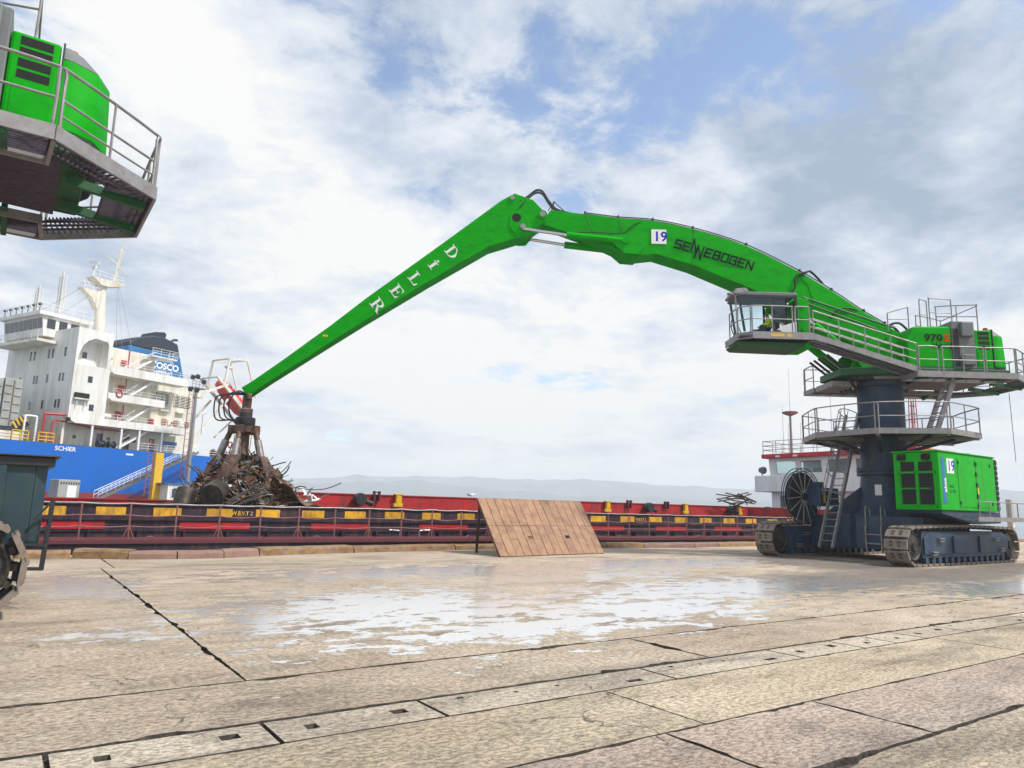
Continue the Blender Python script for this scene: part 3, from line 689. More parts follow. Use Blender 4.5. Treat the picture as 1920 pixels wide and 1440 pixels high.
    m = MB(); m.box(-3.25, -2.3, -1.53, 1.55, 7.72, 9.72); up(m, 'cooler_cabinet', ['grey_paint'], bevel=.03)
    for z0, z1 in ((9.05, 9.66), (7.85, 8.3)):
        m = MB(); m.box(-3.12, -2.62, 1.552, 1.72, z0, z1); up(m, 'cooler_hood', ['grey_paint'], bevel=.04)
    m = MB(); m.box(-2.58, -2.34, 1.552, 1.556, 7.8, 9.4); up(m, 'cabinet_door', ['dark_trim'])
    m = MB(); m.box(-3.98, -3.26, -1.5, 1.50, 7.72, 9.38); up(m, 'engine_cover', ['green_paint'], bevel=.05)
    for k in range(4):
        z0 = 8.56 + .2 * k; mm = MB(); mm.box(-3.87, -3.4, 1.485, 1.506, z0, z0 + .15); up(mm, 'louvre', ['hole_dark'])
    mm = MB(); mm.box(-3.9, -3.36, 1.502, 1.51, 7.9, 8.48); up(mm, 'engine_door', ['green_paint'], bevel=.01)
    m = MB(); cwp = [(-4.0, 1.5), (-4.2, 1.5), (-4.62, 1.3), (-4.86, .8), (-4.93, 0), (-4.86, -.8), (-4.62, -1.3), (-4.2, -1.5), (-4.0, -1.5)]
    # counterweight: tapered shell in bands
    def cwband(z0, z1, k0, k1, mat, nm):
        mm = MB(); sc = lambda p, k: (-4.0 + (p[0] + 4.0) * k, p[1] * (1 - (1 - k) * .35))
        mm.prism(cwp, lambda p: (*sc(p, k0), z0), lambda p: (*sc(p, k1), z1)); up(mm, nm, [mat], smooth=True, bevel=.02)
    cwband(7.55, 7.85, .85, 1.0, 'dark_trim', 'counterweight_base'); cwband(7.852, 9.15, 1.0, .93, 'green_paint', 'counterweight'); cwband(9.152, 9.5, .93, .5, 'grey_paint', 'counterweight_cap')
    m = MB(); m.cyl((-4.15, .9, 9.45), (-4.15, .9, 9.62), .09, 12); up(m, 'beacon', ['beacon_red'], smooth=True)
    m = MB(); m.box(-4.03, -4.0, -1.45, 1.505, 7.8, 9.42); up(m, 'seam_strip', ['dark_trim'])
    # house lower skirt and grab handles
    m = MB(); m.box(-3.98, -.45, 1.50, 1.535, 7.55, 7.8); up(m, 'house_skirt', ['green_frame'])
    # roof railings
    def rr(pts, mids):
        mm = MB(); mm.tube(curve3(pts, 4), .024, 6)
        for a, b in mids: mm.tube([a, b], .02, 6)
        up(mm, 'roof_railing', ['grey_steel'], smooth=True)
    rr([(-.75, 1.2, 9.4), (-.75, 1.2, 10.25), (-.7, 1.2, 10.33), (.05, 1.2, 10.1), (.12, 1.2, 10.0), (.12, 1.2, 9.3)], [((-.75, 1.2, 9.85), (.12, 1.2, 9.8))])
    rr([(-1.25, 1.2, 9.45), (-1.25, 1.2, 10.6), (-1.32, 1.2, 10.7), (-1.5, 1.2, 10.66), (-1.55, 1.2, 10.55), (-1.55, 1.2, 9.45)], [((-1.25, 1.2, 10.05), (-1.55, 1.2, 10.05))])
    rr([(-1.66, 1.2, 9.45), (-1.66, 1.2, 10.68), (-1.72, 1.2, 10.76), (-2.5, 1.2, 10.74), (-2.58, 1.2, 10.65), (-2.58, 1.2, 9.7)], [((-1.66, 1.2, 10.15), (-2.58, 1.2, 10.15))])
    rr([(-2.3, .6, 9.72), (-2.3, .6, 10.5), (-2.4, .6, 10.6), (-3.5, 1.3, 10.5), (-3.58, 1.3, 10.4), (-3.58, 1.3, 9.4)], [((-2.3, .6, 10.15), (-3.58, 1.3, 10.0)), ((-2.95, .95, 9.72), (-2.95, .95, 10.55))])
    rr([(-2.3, -.9, 9.72), (-2.3, -.9, 10.5), (-2.4, -.9, 10.6), (-3.5, -1.2, 10.5), (-3.58, -1.2, 10.4), (-3.58, -1.2, 9.4)], [((-2.3, -.9, 10.15), (-3.58, -1.2, 10.0)), ((-3.58, 1.3, 10.45), (-3.58, -1.2, 10.45))])
    rr([(1.2, -1.0, 9.0), (1.2, -1.0, 9.85), (1.1, -1.0, 9.95), (-.6, -1.0, 9.95), (-.7, -1.0, 9.85), (-.7, -1.0, 9.45)], [((.2, -1.0, 8.6), (.2, -1.0, 9.95))])
    m = MB(); m.tube(curve3([(-.3, .5, 9.4), (-.35, .5, 9.75), (-.75, .5, 9.85), (-1.1, .5, 9.55)], 5), .05, 8); m.tube(curve3([(-.2, -.2, 9.4), (-.3, -.2, 9.8), (-.8, -.2, 9.9), (-1.15, -.2, 9.55)], 5), .06, 8); up(m, 'hose_bundle', ['black_rubber'], smooth=True)
    m = MB(); m.tube([(-2.75, -.5, 9.7), (-2.75, -.5, 10.0)], .1, 10); up(m, 'exhaust_pipe', ['dark_trim'], smooth=True)
    # ---------------- boom
    top = [(-.75, 9.35), (-.1, 9.75), (.78, 10.27), (2.11, 11.17), (3.45, 11.97), (5.71, 13.10), (8.01, 13.81), (9.75, 14.14), (11.25, 14.22), (14.2, 14.58)]
    bot = [(-.5, 8.55), (.3, 8.45), (1.2, 8.75), (2.5, 9.45), (4.0, 10.42), (5.78, 11.24), (8.04, 12.16), (9.65, 12.62), (10.7, 12.46), (14.6, 13.92)]
    hw = [.6, .62, .62, .62, .62, .60, .56, .53, .50, .33]
    # finer outline towards the tip
    top = top[:-1] + [(12.7, 14.40), (14.2, 14.58)]; bot = bot[:-1] + [(12.1, 13.08), (14.6, 13.92)]; hw = hw[:-1] + [.42, .33]
    m = MB(); m.strip(top, bot, hw); up(m, 'main_boom', ['green_paint'], bevel=.03)
    m = MB()
    for (a, b), (c, d) in zip(list(zip(top, bot))[:-1], list(zip(top, bot))[1:]):
        pass
    for i in (4, 6, 8, 9):
        for s in (-1, 1): mm = MB(); mm.tube([(top[i][0], s * (hw[i] + .002), top[i][1] - .05), (bot[i][0], s * (hw[i] + .002), bot[i][1] + .05)], .012, 5); up(mm, 'weld_seam', ['green_frame'])
    # welded cheek plate at the boom foot and knee
    for s in (-1, 1):
        m = MB(); ang = [k * math.pi / 12 for k in range(13)]
        m.plate_y([(3.62, 11.86), (3.15, 11.35), (2.95, 10.7), (3.05, 10.05), (2.72, 9.62), (1.25, 8.82), (.2, 8.62), (-.3, 8.8), (-.45, 9.3), (.8, 10.2), (2.1, 11.08)], s * .622, s * .645); up(m, 'cheek_plate', ['green_paint'], bevel=.008)
        m = MB(); m.plate_y([(10.4, 12.52), (11.0, 12.55), (11.5, 12.98), (11.55, 13.35), (11.1, 13.42), (10.3, 13.1), (10.2, 12.8)], s * .505, s * .72); up(m, 'cylinder_lug', ['green_paint'], bevel=.01)
        # luffing cylinders
        m = MB(); m.cyl((1.15, s * .92, 7.95), (3.1, s * .92, 9.55), .17, 16); up(m, 'lift_cylinder', ['green_paint'], smooth=True)
        m = MB(); m.cyl((3.05, s * .92, 9.51), (4.35, s * .80, 10.58), .085, 12); up(m, 'lift_cylinder_rod', ['chrome_rod'], smooth=True)
        m = MB(); m.cyl((4.35, s * .63, 10.6), (4.35, s * 1.0, 10.6), .16, 16); m.cyl((1.15, s * .7, 7.95), (1.15, s * 1.1, 7.95), .2, 16); up(m, 'cylinder_pin', ['green_paint'], smooth=True)
        # steel pipes along the boom side
        m = MB(); m.tube([(3.45, s * .72, 10.82), (.35, s * .86, 9.75), (-.35, s * .9, 9.52)], .045, 8); m.tube([(3.3, s * .72, 10.55), (.4, s * .86, 9.45)], .04, 8); up(m, 'hydraulic_pipe', ['green_frame'], smooth=True)
    m = MB(); m.cyl((-.1, -1.0, 9.0), (-.1, 1.0, 9.0), .2, 18); up(m, 'boom_foot_pin', ['green_paint'], smooth=True)
    m = MB()
    for y, dz in ((.28, .07), (.36, .05), (.44, .08), (-.3, .06), (-.4, .08)):
        m.tube(curve3([(a, y * w / .5, b + dz) for (a, b), w in list(zip(top, hw))[1:-1]], 4), .024, 6)
    for y in (.3, .42): m.tube(curve3([(10.0, y * 1.1, 14.2), (10.6, .56, 13.9), (11.1, .56, 13.5), (12.2, .56, 13.52), (13.3, .56, 13.46)], 5), .022, 6)
    m.tube(curve3([(3.5, .66, 11.75), (3.2, .68, 11.95), (2.9, .5, 12.0), (2.4, .4, 11.55)], 5), .05, 7)
    m.tube(curve3([(4.25, .66, 10.65), (3.75, .7, 11.2), (3.7, .68, 11.7), (3.3, .66, 11.95)], 5), .035, 7)
    m.tube(curve3([(2.3, .66, 9.95), (2.0, .7, 10.25), (1.5, .7, 10.4), (.9, .6, 10.25), (.3, .55, 9.95)], 5), .03, 7)
    up(m, 'boom_hoses', ['black_rubber'], smooth=True)
    for i in range(1, len(top) - 1):
        a = top[i]; mm = MB(); w = hw[i]; mm.box(a[0] - .03, a[0] + .03, -w * .98, w * .98, a[1] - .01, a[1] + .04); mm.box(a[0] - .03, a[0] + .03, .2 * w / .5, .5 * w / .5, a[1] + .04, a[1] + .13); up(mm, 'hose_clamp', ['dark_trim'])
    ring_pos = (.0, 0, 0)
    # ---------------- cab on its platform
    m = MB(); m.box(3.9, 6.75, .75, 2.68, 8.55, 8.60); grating_mesh(m, 3.9, 6.75, 2.2, 2.66, 8.61, .08); up(m, 'cab_deck', ['grating'])
    m = MB()
    for a, b in [((3.9, 2.68), (6.3, 2.68)), ((6.3, 2.68), (6.78, 2.3)), ((6.78, 2.3), (6.78, .75)), ((3.9, 2.68), (3.9, 1.6))]: m.beam((*a, 8.62), (*b, 8.62), .05, .28)
    up(m, 'cab_deck_edge', ['grey_steel'])
    m = MB(); m.box(4.75, 4.95, 2.706, 2.71, 8.57, 8.68); m.box(5.05, 5.6, 2.706, 2.71, 8.57, 8.68); up(m, 'warning_label', ['yellow_paint'])
    m = MB(); m.plate_y([(4.0, 8.47), (6.75, 8.47), (6.85, 8.38), (6.7, 8.26), (4.3, 8.22), (4.05, 8.32)], .9, 2.25); up(m, 'cab_carrier', ['green_frame'], bevel=.03)
    m = MB(); m.box(3.7, 4.2, .62, 1.9, 8.3, 10.4); up(m, 'cab_mast', ['green_paint'], bevel=.03)
    for zz in (10.1, 9.6, 9.1):
        m = MB(); m.cyl((3.95, 1.9, zz), (3.95, 1.94, zz), .09, 12); up(m, 'mast_bolt', ['green_paint'], smooth=True)
    # cab shell: frame posts, roof, panels, glass
    y0, y1 = .95, 2.12
    m = MB(); m.plate_y([(4.25, 10.42), (4.25, 10.56), (6.3, 10.56), (6.75, 10.42), (6.75, 10.34)], y0, y1); up(m, 'cab_roof', ['grey_paint'], bevel=.03)
    m = MB(); m.plate_y([(6.2, 10.57), (6.35, 10.72), (6.75, 10.66), (6.85, 10.48), (6.75, 10.44)], y0, y1); up(m, 'roof_visor', ['grey_steel'], bevel=.02)
    m = MB()
    for y in (y0 + .04, y1 - .04):
        m.beam((4.30, y, 8.62), (4.30, y, 10.45), .09, .09); m.beam((6.62, y, 10.4), (6.42, y, 8.9), .07, .08); m.beam((5.22, y, 8.62), (5.22, y, 10.4), .06, .08)
        m.beam((4.25, y, 8.66), (6.45, y, 8.66), .09, .1); m.beam((4.25, y, 10.38), (6.7, y, 10.38), .08, .1)
    up(m, 'cab_frame', ['dark_trim'])
    m = MB(); m.plate_y([(4.33, 8.72), (5.2, 8.72), (5.2, 8.95), (4.9, 9.15), (4.33, 9.35)], y1 - .05, y1 + .01); up(m, 'cab_side_panel', ['sticker_white'], bevel=.008)
    m = MB(); m.plate_y([(5.25, 9.98), (6.55, 9.98), (6.6, 10.33), (5.25, 10.33)], y1 - .03, y1 - .02); m.plate_y([(4.75, 9.3), (5.2, 9.3), (5.2, 10.33), (4.75, 10.33)], y1 - .03, y1 - .02); up(m, 'sun_blind', ['number_blue' if False else 'dark_glass'])
    for nm, pts, y in (('side_window', [(5.25, 8.72), (6.42, 8.95), (6.6, 10.33), (5.25, 10.33)], y1), ('side_window', [(5.25, 8.72), (6.42, 8.95), (6.6, 10.33), (5.25, 10.33)], y0), ('rear_side_window', [(4.35, 9.35), (5.2, 9.2), (5.2, 10.33), (4.35, 10.33)], y1)):
        m = MB(); m.plate_y(pts, y - .008, y); up(m, nm, ['cab_glass'])
    m = MB(); m.prism([(y0 + .05, 8.75), (y1 - .05, 8.75), (y1 - .05, 10.35), (y0 + .05, 10.35)], lambda p: (6.46 + (p[1] - 8.75) * .14, p[0], p[1]), lambda p: (6.468 + (p[1] - 8.75) * .14, p[0], p[1])); up(m, 'windscreen', ['cab_glass'])
    m = MB(); m.box(4.32, 6.4, y0 + .05, y1 - .05, 8.605, 8.66); up(m, 'cab_floor', ['dark_trim'])
    m = MB(); m.box(4.95, 5.5, 1.25, 1.8, 8.66, 9.02); m.box(4.86, 5.0, 1.27, 1.78, 8.98, 9.72); m.box(4.9, 5.0, 1.38, 1.66, 9.72, 9.95); up(m, 'seat', ['dark_trim'], bevel=.04)
    m = MB(); m.box(5.5, 5.75, 1.1, 1.22, 8.66, 9.22); m.box(5.5, 5.75, 1.84, 1.96, 8.66, 9.22); up(m, 'armrest_console', ['dark_trim'], bevel=.03)
    m = MB(); m.tube(curve3([(6.5, y1 - .1, 8.7), (6.72, y1, 9.2), (6.74, y1, 9.6), (6.78, y1, 10.3), (6.9, y1 + .02, 10.42)], 4), .025, 6); m.lathe([(0, 0), (.12, .02), (.12, .08), (0, .12)], (6.98, y1 - .02, 10.38), 12, 'Z'); up(m, 'mirror_arm', ['grey_steel'], smooth=True)
    m = MB(); m.tube(curve3([(6.55, y1 - .4, 8.55), (6.8, y1 - .35, 8.9), (6.86, y1 - .35, 9.3), (6.75, y1 - .35, 9.6)], 4), .02, 6); up(m, 'front_guard_bar', ['dark_trim'], smooth=True)
    m = MB(); m.lathe([(0, 0), (.2, .02), (.22, .1), (0, .12)], (5.15, 2.15, 8.75), 10, 'Y'); up(m, 'rear_lamp', ['dark_trim'])
    # cab platform railing
    def cr(a, b, h=1.05, z=8.76):
        a, b = Vector((*a, z)), Vector((*b, z)); mm = MB(); e = min(.1 / (b - a).length, .3)
        mm.tube(curve3([a, a + Vector((0, 0, h - .1)), a.lerp(b, e) + Vector((0, 0, h)), a.lerp(b, 1 - e) + Vector((0, 0, h)), b + Vector((0, 0, h - .1)), b], 4), .026, 6); mm.tube([a + Vector((0, 0, h * .5)), b + Vector((0, 0, h * .5))], .022, 6)
        if (b - a).length > 1: c = a.lerp(b, .5); mm.tube([c, c + Vector((0, 0, h))], .022, 6)
        up(mm, 'cab_railing', ['grey_steel'], smooth=True)
    cr((6.3, 2.66), (4.72, 2.66)); cr((4.6, 2.66), (4.05, 2.66)); cr((6.74, 2.25), (6.36, 2.62)); cr((6.74, 1.2), (6.74, 2.15))
    # sloping gangway from the house deck to the cab
    m = MB()
    A, B = Vector((-.15, 0, 7.40)), Vector((3.9, 0, 8.62))
    for i in range(48):
        f_ = i / 47; c = A.lerp(B, f_); m.beam(c + Vector((0, 1.75, 0)), c + Vector((0, 2.62, 0)), .05, .03)
    for y in (1.75, 2.0, 2.3, 2.62): m.beam(A + Vector((0, y, -.03)), B + Vector((0, y, -.03)), .03, .05)
    up(m, 'gangway_grating', ['grating'])
    m = MB()
    for y in (1.72, 2.66): m.beam(A + Vector((0, y, .02)), B + Vector((0, y, .02)), .05, .22)
    up(m, 'gangway_stringer', ['grey_steel'])
    for y in (1.72, 2.66):
        m = MB()
        for hh, r_ in ((1.05, .028), (.72, .02), (.40, .02)): m.tube([A + Vector((0, y, hh)), B + Vector((0, y, hh))], r_, 6)
        for i in range(5): c = A.lerp(B, i / 4); m.tube([c + Vector((0, y, 0)), c + Vector((0, y, 1.05))], .024, 6)
        up(m, 'gangway_railing', ['grey_steel'], smooth=True)
    # hose brackets under the boom foot
    for k in range(5):
        m = MB(); y = .9 - .42 * k; m.tube(curve3([(2.6, y, 8.3), (1.9, y, 7.75), (1.45, y, 7.5), (1.4, y, 7.2), (1.25, y, 7.0)], 5), .055, 8); up(m, 'swivel_hose', ['black_rubber'], smooth=True)
    m = MB(); m.box(1.15, 2.2, -1.2, .4, 7.05, 7.3); up(m, 'hose_tray', ['grey_steel'], bevel=.02)
    if not main:
        return root
    # ---------------- boom lettering
    S_ = Vector((-.98, 0, -.20)).normalized()
    nN = .625
    m = MB(); m.box(9.18, 9.83, .56, .565, 13.07, 13.72); o = up(m, 'number_plate', ['sticker_white'])
    text_part('19', (9.74, .566, 13.2), (-1, 0, 0), (0, 0, 1), .42, 'number_blue', 'number_lettering', root, bold=.02, rz=slew)
    glyph = {'S': [[(1, 1), (0, 1), (0, .5), (1, .5), (1, 0), (0, 0)]], 'E': [[(1, 1), (0, 1), (0, 0), (1, 0)], [(0, .5), (.85, .5)]], 'B': [[(0, 0), (0, 1), (.9, 1), (.9, .55)], [(0, .5), (1, .5), (1, 0), (0, 0)]], 'O': [[(0, 0), (0, 1), (1, 1), (1, 0), (0, 0)]],
             'G': [[(1, .85), (1, 1), (0, 1), (0, 0), (1, 0), (1, .5), (.55, .5)]], 'N': [[(0, 0), (0, 1), (1, 0), (1, 1)]]}
    polys = []; x = 0.0
    W, Hh, T_ = .28, .32, .075
    for ch in 'SE#EBOGEN':
        if ch == '#':
            polys += stroke_polys([[(x + .0, .0), (x + .03, .52), (x + .25, .02), (x + .28, .34)], [(x + .26, -.2), (x + .30, .30), (x + .52, -.18), (x + .56, .34)]], T_ * .9); x += .68; continue
        polys += stroke_polys([[(x + a * W + b * Hh * .12, b * Hh) for a, b in ln] for ln in glyph[ch]], T_); x += W + .125
    ex = Vector((5.36 - 8.84, 0, 12.0 - 12.98)).normalized(); ey = Vector((ex.z, 0, -ex.x)); kx = 3.55 / x
    o = flat_polys(polys, (8.86, .61, 12.93), ex * kx, ey * 1.12, .004, 'letter_dark', 'maker_lettering', root, rz=slew)
    # 970E Hybrid on the house
    text_part('970', (-1.16, 1.535, 8.86), (-1, 0, 0), (0, 0, 1), .28, 'letter_dark', 'model_lettering', root, bold=.03, stretch=1.25, rz=slew)
    text_part('E', (-1.98, 1.535, 8.86), (-1, 0, 0), (0, 0, 1), .28, 'letter_red', 'model_letter', root, bold=.03, stretch=1.25, rz=slew)
    text_part('Hybrid', (-1.46, 1.535, 8.56), (-1, 0, 0), (0, 0, 1), .23, 'letter_dark', 'hybrid_lettering', root, bold=.022, stretch=.9, rz=slew)
    # ---------------- stick
    st = [(14.35, 14.30), (14.97, 14.96), (15.79, 15.24), (16.36, 14.90), (19.0, 12.76), (22.0, 10.36), (24.2, 8.48), (26.60, 6.62), (27.02, 6.36)]
    sb = [(14.42, 14.0), (15.2, 13.38), (15.74, 13.15), (16.9, 12.74), (19.5, 11.05), (22.2, 9.22), (23.9, 8.02), (25.9, 6.60), (26.74, 5.95)]
    sw = [.46, .47, .47, .46, .40, .34, .30, .26, .22]
    m = MB(); m.strip(st, sb, sw); up(m, 'stick', ['green_paint'], bevel=.025)
    for s in (-1, 1):
        m = MB(); m.cyl((14.55, s * .44, 14.28), (14.55, s * .53, 14.28), .2, 20); up(m, 'elbow_boss', ['green_paint'], smooth=True)
        m = MB(); m.cyl((14.55, s * .52, 14.28), (14.55, s * .60, 14.28), .13, 16); m.cyl((15.88, s * .44, 15.02), (15.88, s * .52, 15.02), .1, 14); m.cyl((15.40, s * .46, 13.66), (15.40, s * .66, 13.66), .12, 14); up(m, 'pin_end', ['grey_steel'], smooth=True)
        m = MB(); m.plate_y([(15.0, 13.5), (15.25, 13.2), (15.62, 13.18), (15.98, 13.7), (15.98, 14.2), (15.75, 14.42), (15.45, 14.4), (15.2, 14.1)], s * .465, s * .51); up(m, 'stick_lug', ['green_paint'], bevel=.01)
        m = MB(); m.cyl((15.68, s * .462, 14.10), (15.68, s * .515, 14.10), .2, 20); up(m, 'bore_hole', ['hole_dark'], smooth=True)
        m = MB(); m.plate_y([(16.35, 13.3), (16.75, 13.1), (17.5, 12.75), (17.7, 12.9), (17.4, 13.3), (17.0, 13.7), (16.6, 13.9), (16.35, 13.75)], s * .42, s * .462); up(m, 'doubler_plate', ['green_paint'], bevel=.008)
        for (px_, pz_) in ((16.2, 14.55), (16.45, 14.25), (15.95, 14.75), (15.05, 14.35)):
            m = MB(); m.cyl((px_, s * .45, pz_), (px_, s * .478, pz_), .075, 14); up(m, 'boss', ['green_paint'], smooth=True)
        # stick cylinders
        m = MB(); m.cyl((11.05, s * .62, 13.12), (13.5, s * .58, 13.33), .155, 18); up(m, 'stick_cylinder', ['green_paint'], smooth=True)
        m = MB(); m.cyl((13.45, s * .58, 13.33), (15.40, s * .56, 13.58), .07, 12); up(m, 'stick_cylinder_rod', ['chrome_rod'], smooth=True)
        m = MB(); m.cyl((10.98, s * .70, 13.12), (10.98, s * .80, 13.12), .15, 16); up(m, 'cylinder_pin', ['green_paint'], smooth=True)
    m = MB()
    for dy in (-.18, -.06, .08, .2):
        m.tube(curve3([(15.55, dy + .3, 14.9), (15.2, dy + .1, 15.22), (14.85, dy, 15.55), (14.55, dy, 15.5), (14.25, dy, 15.05), (13.9, dy, 14.68), (13.2, dy, 14.5)], 6), .026, 6)
    m.tube(curve3([(15.6, .48, 14.55), (15.4, .5, 14.75), (15.2, .4, 15.05), (14.95, .2, 15.4)], 5), .022, 6)
    up(m, 'elbow_hoses', ['black_rubber'], smooth=True)
    m = MB(); m.tube([(14.3, -.3, 14.55), (14.05, -.3, 14.98), (13.6, -.3, 14.55)], .025, 6); m.tube([(14.3, .3, 14.55), (14.05, .3, 14.98), (13.6, .3, 14.55)], .025, 6); m.tube([(14.05, -.3, 14.98), (14.05, .3, 14.98)], .025, 6); up(m, 'hose_guard', ['dark_trim'], smooth=True)
    m = MB(); m.tube([(17.0, -.1, 14.42), (26.3, -.1, 6.86)], .02, 6); m.tube([(17.0, .1, 14.42), (26.3, .1, 6.86)], .02, 6); up(m, 'stick_pipe', ['green_frame'], smooth=True)
    # stacked serif letters on the stick
    def arc(cx_, cy_, rx, ry, a0, a1, n=10): return [(cx_ + rx * math.cos(a0 + (a1 - a0) * i / n), cy_ + ry * math.sin(a0 + (a1 - a0) * i / n)) for i in range(n + 1)]
    def ring(cx_, cy_, rx, ry, ix, iy, a0, a1, n=10):
        o_, i_ = arc(cx_, cy_, rx, ry, a0, a1, n), arc(cx_, cy_, ix, iy, a0, a1, n); return [[o_[k], o_[k + 1], i_[k + 1], i_[k]] for k in range(n)]
    rect = lambda a, b, c, d: [(a, c), (b, c), (b, d), (a, d)]
    stem = [rect(.14, .34, 0, 1), rect(0, .46, 0, .07), rect(0, .46, .93, 1)]
    H2 = math.pi / 2
    serif = {'D': stem + [rect(.34, .44, .93, 1), rect(.34, .44, 0, .07)] + ring(.42, .5, .54, .5, .33, .43, H2, -H2, 12),
             'I': [rect(.28, .50, 0, .78), rect(.14, .64, 0, .07), rect(.14, .64, .71, .78), rect(.29, .49, .86, 1.0)],
             'L': stem + [rect(.34, .86, 0, .07), [(.72, .07), (.86, .07), (.9, .34), (.84, .34)]],
             'E': stem + [rect(.34, .82, 0, .07), rect(.34, .80, .93, 1), rect(.34, .62, .47, .54), [(.7, .07), (.82, .07), (.87, .3), (.82, .3)], [(.72, .93), (.8, .93), (.84, .72), (.79, .72)], [(.58, .36), (.63, .36), (.63, .65), (.58, .65)]],
             'R': stem + [rect(.34, .5, .93, 1), rect(.34, .55, .46, .53)] + ring(.46, .73, .42, .27, .22, .2, H2, -H2, 10) + [[(.42, .5), (.62, .5), (1.02, .0), (.78, .0)], rect(.74, 1.08, 0, .07)]}
    up_v = (Vector((16.36, 0, 14.9)) - Vector((26.52, 0, 6.62))).normalized(); rt_v = Vector((-up_v.z, 0, up_v.x)) * -1
    # reading direction runs to the lower edge of the stick
    rt_v = Vector((up_v.z, 0, -up_v.x))
    if rt_v.z > 0: rt_v = -rt_v
    for ch, c in zip('DILER', [(18.41, 12.48), (19.14, 11.87), (19.93, 11.24), (20.70, 10.66), (21.50, 10.05)]):
        wloc = .402 - (c[0] - 19.0) * .02
        s_ = .50; og = Vector((c[0], wloc, c[1])) - up_v * s_ * .5 - rt_v * s_ * .55
        flat_polys(serif[ch], og, rt_v * s_ * 1.12, up_v * s_ * 1.0, .012, 'sticker_white', 'company_letter', root, rz=slew)
    m = MB(); m.box(23.55, 23.75, .308, .312, 8.62, 8.70); up(m, 'warning_label', ['yellow_paint'])
    return root

CR = crane('crane', 'green material handling crane on dark pylon and crawler tracks, boom reaching over the barge', 30.1, 16.0, R(145.96), True)
CL = crane('crane', 'green crane at the upper left, only its counterweight, deck and one crawler end in view', -4.07, 15.3, R(180), False)
# the left machine carries a dark ballast box with steps between its tracks
m = MB(); m.plate_x([(-1.95, .95), (2.2, .95), (2.2, 2.2), (-1.95, 2.2)], .6, 4.42); m.prism([(-1.95, .95), (2.2, .95), (2.2, 2.2), (-1.95, 2.2)], lambda p: (4.42, p[0], p[1]), lambda p: (4.58, p[0] + .12 if p[0] < 0 else p[0] - .12, p[1])); m.build('ballast_box', ['teal_steel'], CL, bevel=.02)
m = MB(); m.box(.55, 4.66, -2.02, 2.26, 2.14, 2.28); m.box(.5, 4.72, -2.08, 2.3, 2.28, 2.31); m.build('ballast_box_rim', ['dark_trim'], CL, bevel=.015)
for x in (1.2, 2.6, 4.0): m = MB(); m.box(x - .05, x + .05, -2.01, -1.95, .98, 2.18); m.build('box_rib', ['teal_steel'], CL, bevel=.01)
m = MB(); ladder(m, (4.66, -1.75, .58), (4.70, -1.75, 1.66), .55, (0, 1, 0), .36, .018, .022); m.beam((4.70, -2.02, 1.64), (4.45, -2.04, 1.3), .03, .03); m.beam((4.68, -2.02, 1.25), (4.1, -2.04, .85), .03, .045); m.beam((4.66, -2.02, .6), (4.2, -2.04, .62), .03, .05); m.beam((4.66, -2.02, .95), (4.3, -2.04, .97), .03, .04); m.build('box_steps', ['dark_trim'], CL)
# ================================================================== GENERATOR SET ON THE RIGHT CRANE
gx0, gx1, gy0, gy1, gz0, gz1 = 27.45, 32.25, 12.62, 14.25, 1.98, 4.08
GN = thing('generator', 'bright green boxed diesel generator with grille windows and number 19, mounted above the crawler track', 'generator', ((gx0 + gx1) / 2, (gy0 + gy1) / 2, gz0))
ox, oy, oz = (gx0 + gx1) / 2, (gy0 + gy1) / 2, gz0
class GB(MB):
    def gbox(s, a, b, c, d, e, f): return s.box(a - ox, b - ox, c - oy, d - oy, e - oz, f - oz)
m = GB(); m.gbox(gx0, gx1 - .3, gy0, gy1, gz0, gz1); m.build('housing', ['gen_green'], GN, bevel=.03)
m = GB(); m.gbox(gx0 - .05, gx1 - .28, gy0 - .04, gy1 + .04, gz1 + .002, gz1 + .05); m.build('roof_panel', ['gen_green'], GN, bevel=.015)
# front face: six mesh windows in a framed door
for iy in range(2):
    for iz, (z0, z1) in enumerate(((2.18, 2.72), (2.78, 3.30), (3.38, 3.72))):
        ya = gy0 + .22 + iy * .64; m = GB(); m.gbox(gx0 - .012, gx0 - .004, ya, ya + .50, z0, z1); o = m.build('grille_window', ['hole_dark'], GN)
        m = GB()
        for k in range(13): yy = ya + .02 + .46 * k / 12; m.gbox(gx0 - .022, gx0 - .013, yy - .006, yy + .006, z0, z1)
        for k in range(7): zz = z0 + (z1 - z0) * k / 6; m.gbox(gx0 - .020, gx0 - .0135, ya, ya + .5, zz - .005, zz + .005)
        m.build('grille_bars', ['dark_trim'], o).location = (0, 0, 0)
m = GB()
for a, b, c, d in ((.12, 1.46, 2.08, 2.14), (.12, 1.46, 3.31, 3.37), (.12, .17, 2.08, 3.37), (1.41, 1.46, 2.08, 3.37), (.75, .82, 2.08, 3.37)): m.gbox(gx0 - .03, gx0 - .002, gy0 + a, gy0 + b, c, d)
m.build('door_frame', ['gen_green'], GN)
m = GB(); m.gbox(gx0 - .07, gx0 - .031, gy0 + .2, gy0 + .36, 2.68, 2.82); m.build('door_lock', ['dark_trim'], GN, bevel=.01)
for ya in (.28, 1.16): m = GB(); m.prism([(0, 3.80), (-.14, 3.78), (-.14, 3.98), (0, 4.03)], lambda p: (gx0 - .002 + p[0] - ox, gy0 + ya - oy, p[1] - oz), lambda p: (gx0 - .002 + p[0] - ox, gy0 + ya + .26 - oy, p[1] - oz)); m.build('air_scoop', ['hole_dark'], GN)
